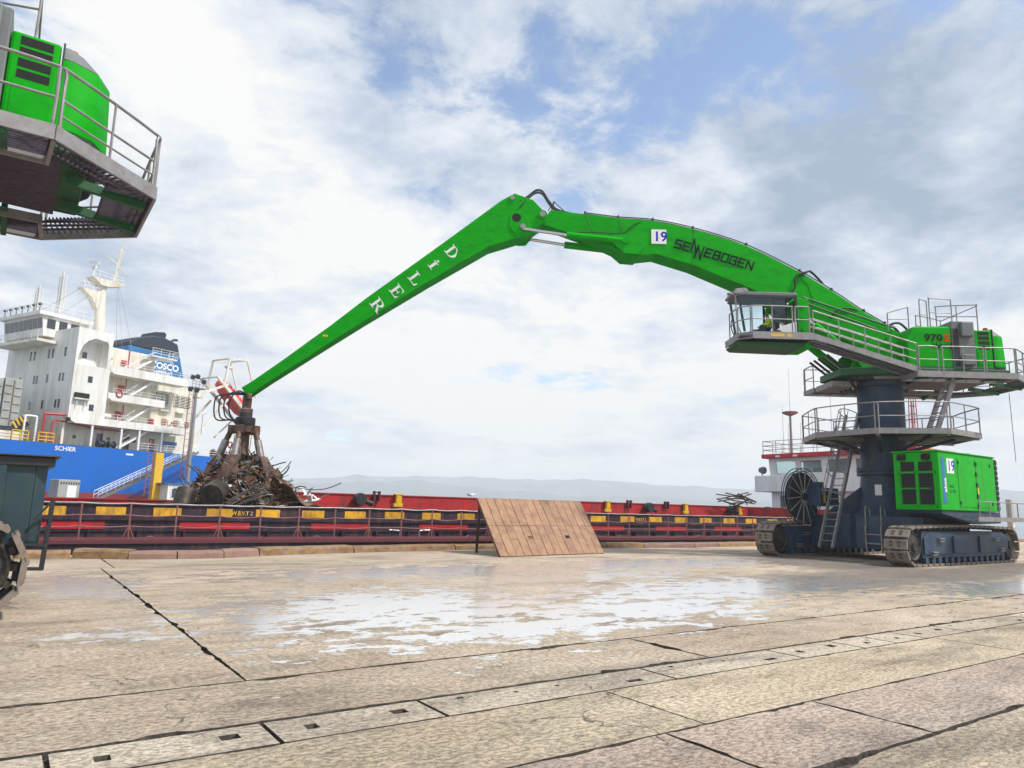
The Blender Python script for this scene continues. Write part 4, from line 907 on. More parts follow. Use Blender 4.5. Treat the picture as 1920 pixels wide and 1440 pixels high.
# side doors, hinges and locks
for a, b in ((28.85, 30.28), (30.31, 31.55)):
    m = GB(); m.gbox(a, b, gy0 - .016, gy0 - .002, 2.12, 3.92); m.build('side_door', ['gen_green'], GN, bevel=.006)
for z in (3.78, 3.38, 2.98, 2.55, 2.2): m = GB(); m.gbox(30.22, 30.36, gy0 - .05, gy0 - .017, z - .09, z + .07); m.build('door_handle', ['dark_trim'], GN, bevel=.01)
for x in (28.87, 31.48):
    for z in (3.75, 2.28): m = GB(); m.gbox(x, x + .06, gy0 - .04, gy0 - .017, z - .06, z + .06); m.build('hinge', ['dark_trim'], GN)
m = GB(); m.gbox(30.25, 30.34, gy0 - .055, gy0 - .051, 2.62, 2.86); m.build('warning_label', ['yellow_paint'], GN)
m = GB(); m.gbox(gx1 - .3, gx1, gy0 + .03, gy1 - .03, gz0 + .02, gz1 - .04); m.build('louvre_section', ['green_frame'], GN, bevel=.01)
for k in range(10): z = 2.06 + .198 * k; m = GB(); m.gbox(gx1 - .28, gx1 - .02, gy0 + .0, gy0 + .029, z, z + .13); m.build('side_louvre', ['hole_dark'], GN, bevel=.01)
m = GB(); m.gbox(27.62, 27.86, gy0 - .008, gy0 - .003, 2.22, 3.86); m.build('blue_band', ['blue_stripe'], GN)
text_part('aksa', (27.90 - ox, gy0 - .008 - oy, 2.62 - oz), (0, 0, 1), (-1, 0, 0), .17, 'sticker_white', 'maker_lettering', GN, bold=.03, stretch=1.25)
m = GB(); m.gbox(28.03, 28.56, gy0 - .008, gy0 - .003, 3.32, 3.86); m.build('number_plate', ['sticker_white'], GN)
text_part('19', (28.08 - ox, gy0 - .009 - oy, 3.41 - oz), (1, 0, 0), (0, 0, 1), .38, 'number_blue', 'number_lettering', GN, bold=.01)
text_part('MAX.', (28.16 - ox, gy0 - .004 - oy, 2.80 - oz), (1, 0, 0), (0, 0, 1), .10, 'letter_dark', 'load_lettering', GN)
text_part('25 TON', (28.12 - ox, gy0 - .004 - oy, 2.62 - oz), (1, 0, 0), (0, 0, 1), .10, 'letter_dark', 'load_lettering', GN)
m = GB(); m.tube([(30.0 - ox + .08 * math.cos(a), 0, gz1 + .13 - oz + .08 * math.sin(a)) for a in [k * math.pi / 8 for k in range(16)]], .02, 6, closed=True); m.build('lifting_eye', ['dark_trim'], GN, smooth=True)
m = GB(); m.cyl((31.7 - ox, 0, gz1 - oz), (31.7 - ox, 0, gz1 + .22 - oz), .07, 10); m.build('exhaust_stub', ['kerb_stone'], GN, smooth=True)
# cradle under the generator belongs to the crane
m = MB(); m.plate_y([(27.5 - 30.1, 1.97), (32.3 - 30.1, 1.97), (32.3 - 30.1, 1.55), (30.6 - 30.1, 1.50), (29.3 - 30.1, 1.62), (27.6 - 30.1, 1.86)], gy0 + .06 - 16.0, gy1 - .05 - 16.0); m.build('generator_cradle', ['navy_steel'], CR, bevel=.02)
m = MB(); m.beam((-.9, -1.75, 1.8), (-.6, -1.4, 1.2), .3, .3); m.beam((1.5, -1.75, 1.8), (1.3, -1.4, 1.2), .3, .3); m.build('cradle_strut', ['navy_steel'], CR)
m = MB(); m.box(28.75 - 30.1, 34.6 - 30.1, gy0 - .62 - 16, gy0 - .06 - 16, 1.66, 1.72); m.box(28.72 - 30.1, 34.6 - 30.1, gy0 - .66 - 16, gy0 - .62 - 16, 1.62, 1.78); m.build('side_walkway', ['grey_steel'], CR)
m = MB(); railing(m, [(28.85 - 30.1, gy0 - .64 - 16, 1.72), (34.5 - 30.1, gy0 - .64 - 16, 1.72)], .62, .022, (.98,), .85); m.build('walkway_railing', ['grey_steel'], CR, smooth=True)

# ================================================================== OPERATOR IN THE CAB
def skin_body(name, joints, edges, root_i, mats_fn, mats, parent, loc, rz, sub=1):
    me = bpy.data.meshes.new(name); me.from_pydata([j[0] for j in joints], edges, []); o = bpy.data.objects.new('tmp', me); col.objects.link(o)
    md = o.modifiers.new('skin', 'SKIN'); md.use_smooth_shade = True
    for i, j in enumerate(joints):
        sv = me.skin_vertices[0].data[i]; sv.radius = j[1] if isinstance(j[1], tuple) else (j[1], j[1]); sv.use_root = (i == root_i)
    s = o.modifiers.new('sub', 'SUBSURF'); s.levels = sub; s.render_levels = sub
    dg = bpy.context.evaluated_depsgraph_get(); dg.update(); me2 = bpy.data.meshes.new_from_object(o.evaluated_get(dg)); bpy.data.objects.remove(o)
    for k in mats: me2.materials.append(MATS[k])
    for p in me2.polygons: p.material_index = mats_fn(p.center); p.use_smooth = True
    ob = bpy.data.objects.new(name, me2); col.objects.link(ob); ob.parent = parent; ob.location = loc; ob.rotation_euler = (0, 0, rz); return ob
def cab_world(u, v, z):
    a = R(145.96); return (30.1 + u * math.cos(a) - v * math.sin(a), 16.0 + u * math.sin(a) + v * math.cos(a), z)
# seated: local x forward, z up, origin at the seat
J = [((0, 0, .10), (.17, .15)), ((.02, 0, .30), (.15, .13)), ((.04, 0, .50), (.17, .13)), ((.06, 0, .58), (.07, .07)), ((.09, 0, .68), (.085, .075)), ((.10, 0, .80), (.095, .08)),
     ((.05, .19, .50), .065), ((.14, .25, .28), .055), ((.36, .22, .24), .045), ((.43, .21, .25), .035), ((.05, -.19, .50), .065), ((.14, -.25, .28), .055), ((.36, -.22, .24), .045), ((.43, -.21, .25), .035),
     ((.06, .10, .08), .10), ((.45, .12, .10), .085), ((.50, .12, -.30), .06), ((.60, .12, -.34), .045), ((.06, -.10, .08), .10), ((.45, -.12, .10), .085), ((.50, -.12, -.30), .06), ((.60, -.12, -.34), .045)]
E_ = [(0, 1), (1, 2), (2, 3), (3, 4), (4, 5), (2, 6), (6, 7), (7, 8), (8, 9), (2, 10), (10, 11), (11, 12), (12, 13), (0, 14), (14, 15), (15, 16), (16, 17), (0, 18), (18, 19), (19, 20), (20, 21)]
def seated_mat(c):
    if c.z > .62: return 3 if (c.z > .78 or (c.x < .06 and c.z > .66)) else 2
    if c.x > .38 and c.z > .19: return 2
    return 0 if c.z > .19 and c.x < .4 else 1
OP = thing('person', 'operator in yellow high-visibility top seated at the controls inside the crane cab', 'person', cab_world(5.2, 1.53, 9.03), R(145.96))
body = skin_body('body', J, E_, 0, seated_mat, ['hivis', 'trousers', 'skin', 'hair'], OP, (0, 0, 0), 0)
m = MB(); m.lathe([(0, -.02), (.018, 0), (.02, .02), (0, .035)], (.19, 0, .715), 8, 'X'); m.build('nose', ['skin'], body)

# ================================================================== GRAPPLE
material('rust_steel', (0.085, 0.055, 0.045), 0.5, 0.5, dirt=(0.26, 0.15, 0.095), damount=0.9, dscale=3, bump=0.2, bscale=14)
material('worn_steel', (0.34, 0.33, 0.32), 0.38, 0.8, dirt=(0.20, 0.13, 0.09), damount=0.8, dscale=5)
GX, GY = 7.89, 31.0
GR = thing('grapple', 'rusty five-tined orange-peel grapple hanging from the crane stick over the scrap heap', 'grapple', (GX, GY, 1.9))
def gz(z): return z - 1.9
m = MB(); m.box(-.16, .16, -.16, .16, gz(5.45), gz(6.05)); m.box(-.1, .1, -.34, .34, gz(5.85), gz(6.1)); m.box(-.22, .22, -.22, .22, gz(5.28), gz(5.5)); m.build('suspension_link', ['rust_steel'], GR, bevel=.03)
m = MB(); m.lathe([(0, gz(4.75)), (.34, gz(4.75)), (.40, gz(4.85)), (.40, gz(5.1)), (.26, gz(5.15)), (.26, gz(5.3)), (0, gz(5.3))], n=20); m.build('rotator', ['dark_trim'], GR, smooth=True)
m = MB(); m.lathe([(0, gz(3.3)), (.26, gz(3.3)), (.30, gz(3.5)), (.22, gz(3.7)), (.22, gz(4.4)), (.5, gz(4.5)), (.52, gz(4.74)), (0, gz(4.76))], n=20); m.build('hub', ['rust_steel'], GR, smooth=True)
for k in range(5):
    a = R(72 * k + 20); d = Vector((math.cos(a), math.sin(a), 0)); s = Vector((-d.y, d.x, 0)); V = lambda r, z, t=0: d * r + s * t + Vector((0, 0, gz(z)))
    m = MB(); m.obox(V(.5, 4.6), d * .15, s * .16, Vector((0, 0, .17))); m.build('cylinder_lug', ['rust_steel'], GR, bevel=.02)
    m = MB(); m.cyl(V(.52, 4.55), V(.72, 4.05), .11, 12); m.build('cylinder_barrel_top', ['rust_steel'], GR, smooth=True)
    m = MB(); m.cyl(V(.69, 4.14), V(.92, 3.42), .15, 14); m.build('tine_cylinder', ['worn_steel'], GR, smooth=True)
    # curved tine: a shell that widens then narrows to a point
    prof = [(.40, 3.38, .12, .16), (.75, 3.50, .18, .2), (.98, 3.40, .24, .2), (1.20, 3.05, .32, .17), (1.34, 2.65, .36, .13), (1.36, 2.25, .32, .11), (1.26, 1.9, .24, .09), (1.08, 1.62, .12, .07), (.9, 1.45, .03, .04)]
    m = MB(); rings = []
    for i, (r_, z_, w_, t_) in enumerate(prof):
        p0 = prof[max(i - 1, 0)]; p1 = prof[min(i + 1, len(prof) - 1)]; td = Vector((p1[0] - p0[0], p1[1] - p0[1])).normalized(); nr = Vector((td.y, -td.x))
        o_ = (r_ + nr.x * -t_ / 2, z_ + nr.y * -t_ / 2); i_ = (r_ + nr.x * t_ / 2, z_ + nr.y * t_ / 2)
        rings.append([V(o_[0], o_[1], -w_), V(o_[0] + .05, o_[1] + .02, 0), V(o_[0], o_[1], w_), V(i_[0], i_[1], w_ * .8), V(i_[0], i_[1], -w_ * .8)])
    vs_ = [v for r_ in rings for v in r_]; fs_ = [(i * 5 + j, i * 5 + (j + 1) % 5, i * 5 + 5 + (j + 1) % 5, i * 5 + 5 + j) for i in range(len(prof) - 1) for j in range(5)]; fs_ += [(4, 3, 2, 1, 0), tuple((len(prof) - 1) * 5 + j for j in range(5))]
    m.add(vs_, fs_).build('tine', ['rust_steel'], GR, smooth=True)
    m = MB(); m.cyl(V(.9, 3.42, -.22), V(.9, 3.42, .22), .12, 12); m.build('tine_pin', ['worn_steel'], GR, smooth=True)
m = MB()
for k in range(4):
    o_ = .13 * k; m.tube(curve3([(-.1, .1 * k - .15, gz(6.1)), (-.55 - o_, .2 * k - .5, gz(6.12 - .04 * k)), (-.85 - o_, .25 * k - .6, gz(5.62 + .05 * k)), (-.75 - o_, .22 * k - .5, gz(5.12 - .05 * k)), (-.45, .1 * k - .3, gz(4.85 + .05 * k)), (-.2, .06 * k - .1, gz(4.9))], 7), .03, 7)
m.build('grapple_hoses', ['black_rubber'], GR, smooth=True)

# ================================================================== BARGE
material('barge_navy', (0.008, 0.008, 0.025), 0.55, 0, dirt=(0.07, 0.03, 0.04), damount=0.7, dscale=2.2, bump=0.3, bscale=2.5, grime=(.16, .07, .05), gamount=.5, gstretch=(3, 3, .4))
material('barge_red', (0.50, 0.012, 0.014), 0.5, 0, dirt=(0.20, 0.012, 0.02), damount=0.85, dscale=1.4, bump=0.25, bscale=2, grime=(.10, .035, .03), gamount=.75, gstretch=(2.2, 2.2, .5))
material('barge_maroon', (0.13, 0.025, 0.035), 0.6, 0, dirt=(0.06, 0.03, 0.04), damount=0.8, dscale=1.6)
material('barge_yellow', (0.78, 0.42, 0.01), .55, 0, dirt=(.40, .20, .03), damount=.8, dscale=3, grime=(.10, .06, .04), gamount=.7, gstretch=(4, 4, 1.2), objvar=.22)
material('signal_red', (0.58, 0.012, 0.02), 0.5, 0, dirt=(0.25, 0.02, 0.04), damount=0.7, dscale=3, grime=(.12, .03, .03), gamount=.5, objvar=.2)
material('rail_pink', (0.24, 0.06, 0.065), 0.6, 0, dirt=(0.30, 0.22, 0.2), damount=0.7, dscale=6)
BG = thing('barge', 'long red and navy cargo barge with black and yellow striped coaming moored along the quay', 'barge', (20, 25.4, -1.6))
class BB(MB):
    def b(s, x0, x1, y0, y1, z0, z1): return s.box(x0 - 20, x1 - 20, y0 - 25.4, y1 - 25.4, z0 + 1.6, z1 + 1.6)
bz = lambda x, y, z: (x - 20, y - 25.4, z + 1.6)
m = BB(); m.b(-26, 64, 25.40, 27.2, -1.9, .38); m.b(-26, 64, 38.1, 40.2, -1.9, .38); m.b(-26, -20, 27.2, 38.1, -1.9, .38); m.b(50, 64, 27.2, 38.1, -1.9, .38); m.b(-20, 50, 27.2, 38.1, -1.9, -1.2); m.build('hull', ['barge_navy'], BG)
m = BB(); m.b(-26, 64, 25.34, 25.5, .30, .40); m.build('rubbing_strake', ['barge_maroon'], BG)
m = BB(); m.b(-26, 64, 25.5, 27.2, .382, .42); m.b(-26, 64, 38.1, 40.2, .382, .42); m.build('side_deck', ['barge_maroon'], BG)
m = BB(); m.b(-20, 50, 27.2, 27.32, -1.2, 1.46); m.b(-20.1, 50.1, 27.14, 27.45, 1.46, 1.52); m.b(-20, 50, 27.13, 27.2, .96, 1.0); m.b(-20, 50, 27.15, 27.2, .60, .64)
for k in range(48): x = -19 + 1.42 * k; m.b(x, x + .05, 26.95, 27.2, .42, .62)
m.build('near_coaming', ['barge_navy'], BG)
m = BB(); m.b(-20, 11.5, 38.0, 38.12, -1.2, 1.58); m.b(-20.1, 11.5, 37.95, 38.3, 1.58, 1.64); m.b(11.5, 50, 38.0, 38.12, -1.2, 2.16); m.b(11.5, 56, 37.95, 38.3, 2.16, 2.22); m.b(50, 56, 38.0, 38.12, .4, 2.16); m.b(-20, -19.9, 27.3, 38.0, -1.2, 1.5); m.b(50, 50.1, 27.3, 38.0, -1.2, 2.1); m.build('far_coaming', ['barge_red'], BG)
for x, ln in [(4.18 + 1.70 * k, .87) for k in range(-14, 9)] + [(19.66 + 1.98 * k, .98) for k in range(14)]:
    m = BB(); m.b(x, x + ln, 27.185, 27.198, 1.11, 1.385); m.build('yellow_panel', ['barge_yellow'], BG)
for k in range(15):
    x = 0.42 + 4.615 * (k - 5); m = BB(); m.b(x, x + 2.35, 27.18, 27.197, .68, .92); m.build('red_panel', ['signal_red'], BG)
for x in (6.72, 26.66): text_part('W.B.V.T 2', bz(x, 27.183, 1.17), (1, 0, 0), (0, 0, 1), .14, 'yellow_paint', 'hull_lettering', BG, bold=.012, stretch=.86)
# railing: each stanchion by itself, slack chain rails
post = MB(); post.tube([(0, 0, 0), (0, 0, 1.1)], .028, 6); post_me = post.mesh('railing_post', 'rail_pink')
brace = MB(); brace.tube([(0, 0, 0), (0, 0, 1.1)], .028, 6); brace.tube([(0, 0, .42), (-.17, .02, 0)], .018, 5); brace.tube([(0, 0, .42), (.17, .02, 0)], .018, 5); brace_me = brace.mesh('railing_post', 'rail_pink')
posts = [1.95 + 1.337 * k for k in range(-14, 32)]
for i, x in enumerate(posts): link_copy(brace_me if i % 2 else post_me, 'railing_post', BG, bz(x, 25.6, .42))
for h, r_, sag in ((1.1, .024, .03), (.74, .018, .05), (.40, .018, .04)):
    m = MB(); pts = []
    rnd = random.Random(int(h * 100))
    for a, b in zip(posts[:-1], posts[1:]):
        s_ = sag * rnd.uniform(.2, 1.2)
        for k in range(4): t_ = k / 4; pts.append(bz(a + (b - a) * t_, 25.6, .42 + h - s_ * 4 * t_ * (1 - t_)))
    m.tube(pts, r_, 5); m.build('railing_wire', ['grey_steel' if h > 1 else 'rail_pink'], BG, smooth=True)
for x in (3.9, 9.3, 15.6, 24.0, 29.5): m = MB(); m.tube(curve3([bz(x - .13, 25.5, .42), bz(x - .06, 25.5, .5), bz(x + .06, 25.5, .5), bz(x + .13, 25.5, .42)], 4), .02, 6); m.build('deck_eye', ['rail_pink'], BG, smooth=True)
for x in (12.75, 13.6): m = MB(); m.tube(curve3([bz(x, 25.9, .42), bz(x, 25.9, .66), bz(x + (.12 if x > 13 else -.12), 25.9, .7), bz(x + (.45 if x > 13 else -.45), 25.9, .72)], 4), .03, 6); m.build('vent_handle', ['worn_steel'], BG, smooth=True)
# hatch gear on the far coaming
def hatch_gear(x, kind):
    if kind == 'winch':
        m = MB(); m.lathe([(0, -.25), (.32, -.25), (.36, -.1), (.36, .1), (.32, .25), (0, .25)], bz(x, 37.6, 1.92), 14, 'Y'); m.cyl(bz(x + .35, 37.6, 1.8), bz(x + .75, 37.6, 1.7), .14, 10); m.build('hatch_winch', ['dark_trim'], BG, smooth=True)
    if kind == 'bracket':
        m = BB(); m.b(x - .28, x + .28, 37.72, 37.92, 1.55, 1.75); m.b(x - .14, x + .2, 37.72, 37.94, 1.75, 2.22); m.b(x - .26, x + .26, 37.7, 37.94, 2.22, 2.30); m.build('yellow_bracket', ['yellow_paint'], BG, bevel=.02)
    if kind == 'cleat':
        m = BB(); m.b(x - .3, x - .22, 37.75, 37.95, 1.85, 2.4); m.b(x + .0, x + .08, 37.75, 37.95, 1.85, 2.4); m.b(x - .32, x + .1, 37.75, 37.95, 2.3, 2.36); m.build('hatch_cleat', ['barge_maroon'], BG)
for x, k in [(16.0, 'winch'), (18.4, 'bracket'), (17.2, 'cleat'), (34.4, 'bracket'), (36.6, 'cleat'), (38.2, 'winch'), (42.3, 'bracket'), (40.4, 'cleat'), (47.4, 'winch'), (48.6, 'bracket'), (52.0, 'winch'), (54.6, 'bracket')]: hatch_gear(x, k)

# ================================================================== SCRAP
material('scrap_dark', (0.045, 0.042, 0.04), 0.5, 0.6, dirt=(0.16, 0.11, 0.08), damount=0.9, dscale=4)
material('scrap_grey', (0.30, 0.30, 0.29), 0.45, 0.6, dirt=(0.14, 0.10, 0.08), damount=0.9, dscale=4)
material('scrap_rust', (0.13, 0.06, 0.035), 0.75, 0.2, dirt=(0.33, 0.20, 0.13), damount=0.7, dscale=3)
material('scrap_pale', (0.55, 0.52, 0.45), 0.6, 0.1, dirt=(0.25, 0.18, 0.12), damount=0.8, dscale=5)
material('scrap_teal', (0.12, 0.24, 0.24), 0.5, 0.2, dirt=(0.2, 0.15, 0.1), damount=0.8, dscale=5)
rnd = random.Random(21); m = MB(); HX, HY = 8.05, 31.2
def heap_h(x, y):
    dx, dy = (x - HX) / 2.95, (y - HY) / 3.2; r_ = math.sqrt(dx * dx + dy * dy); return .25 + 3.2 * max(0, 1 - r_ ** 1.9)
# lumpy core
vs_, fs_ = [], []; n_ = 28
for i in range(n_ + 1):
    for j in range(n_ + 1):
        x = HX - 3.1 + 6.2 * i / n_; y = HY - 3.3 + 6.6 * j / n_; vs_.append((x - HX, y - HY, heap_h(x, y) - .22 + rnd.uniform(-.12, .12) - .25))
for i in range(n_):
    for j in range(n_): a = i * (n_ + 1) + j; fs_.append((a, a + n_ + 1, a + n_ + 2, a + 1))
m.cur = 0; m.add(vs_, fs_)
for k in range(6000):
    a = rnd.uniform(0, 6.283); r_ = math.sqrt(rnd.random()) * 1.0; x = HX + r_ * 3.0 * math.cos(a); y = HY + r_ * 3.25 * math.sin(a)
    z = heap_h(x, y) - .25 + rnd.uniform(-.12, .2); right = x > HX + .6
    m.cur = rnd.choices([0, 1, 2, 3, 4], [.50, .15, .26, .05, .03] if not right else [.16, .08, .70, .05, .01])[0]
    q = Matrix.Rotation(rnd.uniform(0, 6.28), 3, 'Z') @ Matrix.Rotation(rnd.uniform(-.9, .9), 3, 'Y') @ Matrix.Rotation(rnd.uniform(-.9, .9), 3, 'X')
    t_ = rnd.random(); c = Vector((x - HX, y - HY, z))
    if t_ < .45:                                               # bent sheet
        L_, W_ = rnd.uniform(.08, .38), rnd.uniform(.06, .26); bnd = rnd.uniform(-.2, .2)
        P_ = [Vector((-L_, -W_, 0)), Vector((0, -W_, bnd)), Vector((L_, -W_, 0)), Vector((L_, W_, rnd.uniform(-.1, .1))), Vector((0, W_, bnd + rnd.uniform(-.1, .1))), Vector((-L_, W_, 0))]
        th = Vector((0, 0, .015)); m.add([c + q @ (p + th) for p in P_] + [c + q @ (p - th) for p in P_], [(0, 1, 4, 5), (1, 2, 3, 4), (11, 10, 7, 6), (10, 9, 8, 7), (0, 6, 7, 1), (1, 7, 8, 2), (2, 8, 9, 3), (3, 9, 10, 4), (4, 10, 11, 5), (5, 11, 6, 0)])
    elif t_ < .72:                                             # bar or angle
        d = q @ Vector((1, 0, 0)) * rnd.uniform(.1, .42); m.beam(c - d, c + d, rnd.uniform(.02, .08), rnd.uniform(.02, .07))
    elif t_ < .9:
        e = [rnd.uniform(.03, .17) for _ in range(3)]; m.obox(c, q @ Vector((e[0], 0, 0)), q @ Vector((0, e[1], 0)), q @ Vector((0, 0, e[2])))
    else:                                                      # twisted wire
        pts = [c]; d = q @ Vector((.25, 0, 0))
        for s in range(4): d = Matrix.Rotation(rnd.uniform(-.7, .7), 3, 'Z') @ Matrix.Rotation(rnd.uniform(-.6, .6), 3, 'X') @ d; pts.append(pts[-1] + d)
        m.tube(curve3(pts, 3), rnd.uniform(.012, .03), 5)
o = m.build('scrap_heap', ['scrap_dark', 'scrap_grey', 'scrap_rust', 'scrap_pale', 'scrap_teal'], loc=(HX, HY, 0)); tag(o, 'tangled heap of mixed scrap metal in the barge hold under the grapple', 'scrap heap'); o['kind'] = 'stuff'
# pieces one can pick out
m = MB(); m.lathe([(.0, -.5), (.42, -.5), (.44, -.2), (.42, 0), (.44, .2), (.42, .5), (.34, .5), (.34, .42), (0, .42)], (0, 0, 0), 20, 'Y'); o = m.build('steel_drum', ['scrap_dark'], smooth=True, loc=(6.45, 28.9, 1.95)); o.rotation_euler = (R(14), R(8), R(-24)); tag(o, 'blackened open steel drum lying at the left of the scrap heap', 'drum')
m = MB(); m.lathe([(.0, -.45), (.36, -.45), (.37, 0), (.36, .45), (.0, .45)], (0, 0, 0), 18, 'Y'); o = m.build('steel_drum', ['scrap_dark'], smooth=True, loc=(5.55, 29.6, 1.62)); o.rotation_euler = (R(80), R(20), R(30)); tag(o, 'crushed black drum at the far left edge of the scrap heap', 'drum')
m = MB()
for k in range(7): o_ = random.uniform(-.08, .08); m.tube(curve3([(-1.0 + o_, -.08 * k, -.55 + .07 * k), (-.4, .02 * k - .1 * o_, -.14 + .075 * k + o_), (.3 + o_, .03 * k, .12 + .07 * k), (.6 + 2 * o_, .1, .2 + .07 * k)], 5), .026, 7)
o = m.build('pipe_bundle', ['scrap_dark'], smooth=True, loc=(7.7, 28.35, 1.72)); tag(o, 'bundle of bent grey pipes on the front of the scrap heap', 'pipes')
m = MB(); vs_ = []; n_ = 12
for i in range(n_ + 1):
    for j in range(n_ + 1):
        u_, v_ = i / n_, j / n_; rr_ = rnd.uniform(-.05, .05); vs_.append((-.95 + 1.9 * u_, -1.0 + 2.2 * v_, 1.25 * (1 - u_) ** 1.1 * (1 - .3 * abs(v_ - .4)) + rr_ + .16 * math.sin(9 * u_ + 5 * v_)))
m.add(vs_, [(i * (n_ + 1) + j, (i + 1) * (n_ + 1) + j, (i + 1) * (n_ + 1) + j + 1, i * (n_ + 1) + j + 1) for i in range(n_) for j in range(n_)])
o = m.build('rusty_sheet', ['scrap_rust'], loc=(9.75, 29.6, 1.3)); sm = o.modifiers.new('thick', 'SOLIDIFY'); sm.thickness = .03; tag(o, 'crumpled rust-brown sheet metal on the right flank of the scrap heap', 'sheet metal')
m = MB(); m.tube(curve3([(0, 0, 0), (.5, .1, -.02), (1.1, .1, -.06), (1.7, .0, .02), (2.3, -.1, .28)], 6), .022, 6); o = m.build('bent_rebar', ['scrap_dark'], smooth=True, loc=(10.0, 31.2, 2.30)); tag(o, 'single bent steel bar sticking out to the right of the scrap heap', 'steel bar')

# ================================================================== LEANING STEEL RAMP ON THE QUAY
material('ramp_rust', (0.35, 0.205, 0.12), 0.7, 0.1, dirt=(0.23, 0.12, 0.075), damount=0.9, dscale=3.2, bump=0.3, bscale=5, grime=(.14, .085, .06), gamount=.7, gstretch=(1.2, 1.2, .9), objvar=.08)
b0, b1 = Vector((14.16, 20.97, .03)), Vector((19.49, 21.60, .03)); t0, t1 = Vector((14.42, 23.0, 2.02)), Vector((19.95, 23.62, 2.02))
RP = thing('ramp_board', 'large rust-brown steel ramp board of narrow panels propped at a slant before the barge', 'ramp', b0.lerp(b1, .5))
ctr = b0.lerp(b1, .5); nrm = (b1 - b0).cross(t0 - b0).normalized(); nrm = -nrm if nrm.y > 0 else nrm
def rp(s, t_): return b0.lerp(b1, s).lerp(t0.lerp(t1, s), t_) - ctr
m = MB(); vs_ = [rp(0, 0), rp(1, 0), rp(1, 1), rp(0, 1)]; m.add([v - nrm * .03 for v in vs_] + [v - nrm * .09 for v in vs_], [(0, 1, 2, 3), (7, 6, 5, 4), (0, 4, 5, 1), (1, 5, 6, 2), (2, 6, 7, 3), (3, 7, 4, 0)]); m.build('backing_plate', ['scrap_rust'], RP)
NC = 14
for i in range(NC):
    for (ta, tb) in ((0, .2715), (.272, .5), (.505, 1.0)):
        s0, s1 = (i + .03) / NC, (i + .97) / NC
        if ta == .272 and i in (4, 9):
            hs = [(s0, s0 + .3 / NC, ta, tb), (s0 + .3 / NC, s1, ta + .055, tb)]
        else: hs = [(s0, s1, ta + .0005, tb - .0005)]
        m = MB(); lift = random.uniform(-.006, .006)
        for (a, b, c, d) in hs:
            q = [rp(a, c), rp(b, c), rp(b, d), rp(a, d)]; m.add([v - nrm * lift for v in q] + [v - nrm * .028 for v in q], [(0, 1, 2, 3), (7, 6, 5, 4), (0, 4, 5, 1), (1, 5, 6, 2), (2, 6, 7, 3), (3, 7, 4, 0)])
        m.build('panel', ['ramp_rust'], RP)
for i in (4, 9): m = MB(); s0 = (i + .33) / NC; s1 = (i + .97) / NC; q = [rp(s0, .275), rp(s1, .275), rp(s1, .327), rp(s0, .327)]; m.add([v - nrm * .026 for v in q], [(0, 1, 2, 3)]); m.build('grip_hole', ['hole_dark'], RP)
for s_ in (.02, .5, .98):
    m = MB(); p = rp(s_, .93) - nrm * .1; f_ = Vector((p.x + .15, p.y + .35, -ctr.z + .0)); m.beam(p, f_, .09, .09); m.build('prop_leg', ['scrap_dark'], RP)

# ================================================================== BRIDGE HOUSE OF A VESSEL AT THE BARGE'S END
material('deck_white', (0.80, 0.80, 0.79), 0.5, 0, dirt=(0.45, 0.43, 0.40), damount=0.5, dscale=.8, stretch=(1, 1, .3))
WX = 55.0
WH = thing('wheelhouse', 'white ship wheelhouse with red roof edge and big windows behind the crane', 'ship bridge', (WX, 33, 0.4))
w = lambda x, y, z: (x - WX, y - 33, z - .4)
class WB(MB):
    def b(s, x0, x1, y0, y1, z0, z1): return s.box(x0 - WX, x1 - WX, y0 - 33, y1 - 33, z0 - .4, z1 - .4)
m = WB(); m.b(WX + .4, WX + 5.5, 27.0, 39.6, .4, 3.6); m.build('lower_wall', ['deck_white'], WH)
m = WB(); m.b(WX - .2, WX + 5.5, 26.6, 40.9, 3.6, 5.0); m.build('bridge_wing', ['deck_white'], WH, bevel=.04)
for y in (38.6,): m = WB(); m.b(WX + .39, WX + .41, y - .55, y + .15, 1.9, 3.3); m.build('doorway', ['grey_paint'], WH)
# window wall leaning outwards: posts between glass
def wl_(y0, y1, z0, z1, nm, mat, th=.12, dx=0.0):
    mm = MB(); sl = lambda z: -.22 * (z - 5.0) / 1.7
    mm.prism([(y0, z0), (y1, z0), (y1, z1), (y0, z1)], lambda p: w(WX + .3 + dx + sl(p[1]), p[0], p[1]), lambda p: w(WX + .3 + dx + th + sl(p[1]), p[0], p[1])); return mm.build(nm, [mat], WH, bevel=.02 if mat != 'pane_glass' else 0)
pm = material('pane_glass', (0.62, 0.80, 0.78), 0.05); pm.node_tree.nodes['Principled BSDF'].inputs['Transmission Weight'].default_value = .85; pm.node_tree.nodes['Principled BSDF'].inputs['IOR'].default_value = 1.1
wins = [(37.0, 38.9), (34.6, 36.5), (32.2, 34.0), (29.8, 31.6), (27.3, 29.2)]
wl_(26.9, 39.6, 5.0, 5.22, 'sill_wall', 'deck_white'); wl_(26.9, 39.6, 6.2, 6.5, 'head_wall', 'deck_white')
ys = [39.6] + [v for a in wins for v in (a[1], a[0])] + [26.9]
for k in range(0, len(ys), 2): wl_(ys[k + 1], ys[k], 5.22, 6.2, 'window_post', 'deck_white')
for a, b in wins: wl_(a, b, 5.22, 6.2, 'window_pane', 'pane_glass', .02, .05)
m = WB(); m.b(WX + 5.3, WX + 5.5, 26.9, 39.6, 5.0, 6.5)
m.build('rear_wall', ['deck_white'], WH)
m = WB(); m.b(WX + 2.0, WX + 3.2, 33, 36.5, 5.0, 5.7); m.build('console', ['grey_paint'], WH)
m = WB(); m.b(WX - .35, WX + 5.7, 26.6, 40.0, 6.5, 6.86); m.build('roof', ['signal_red'], WH, bevel=.03)
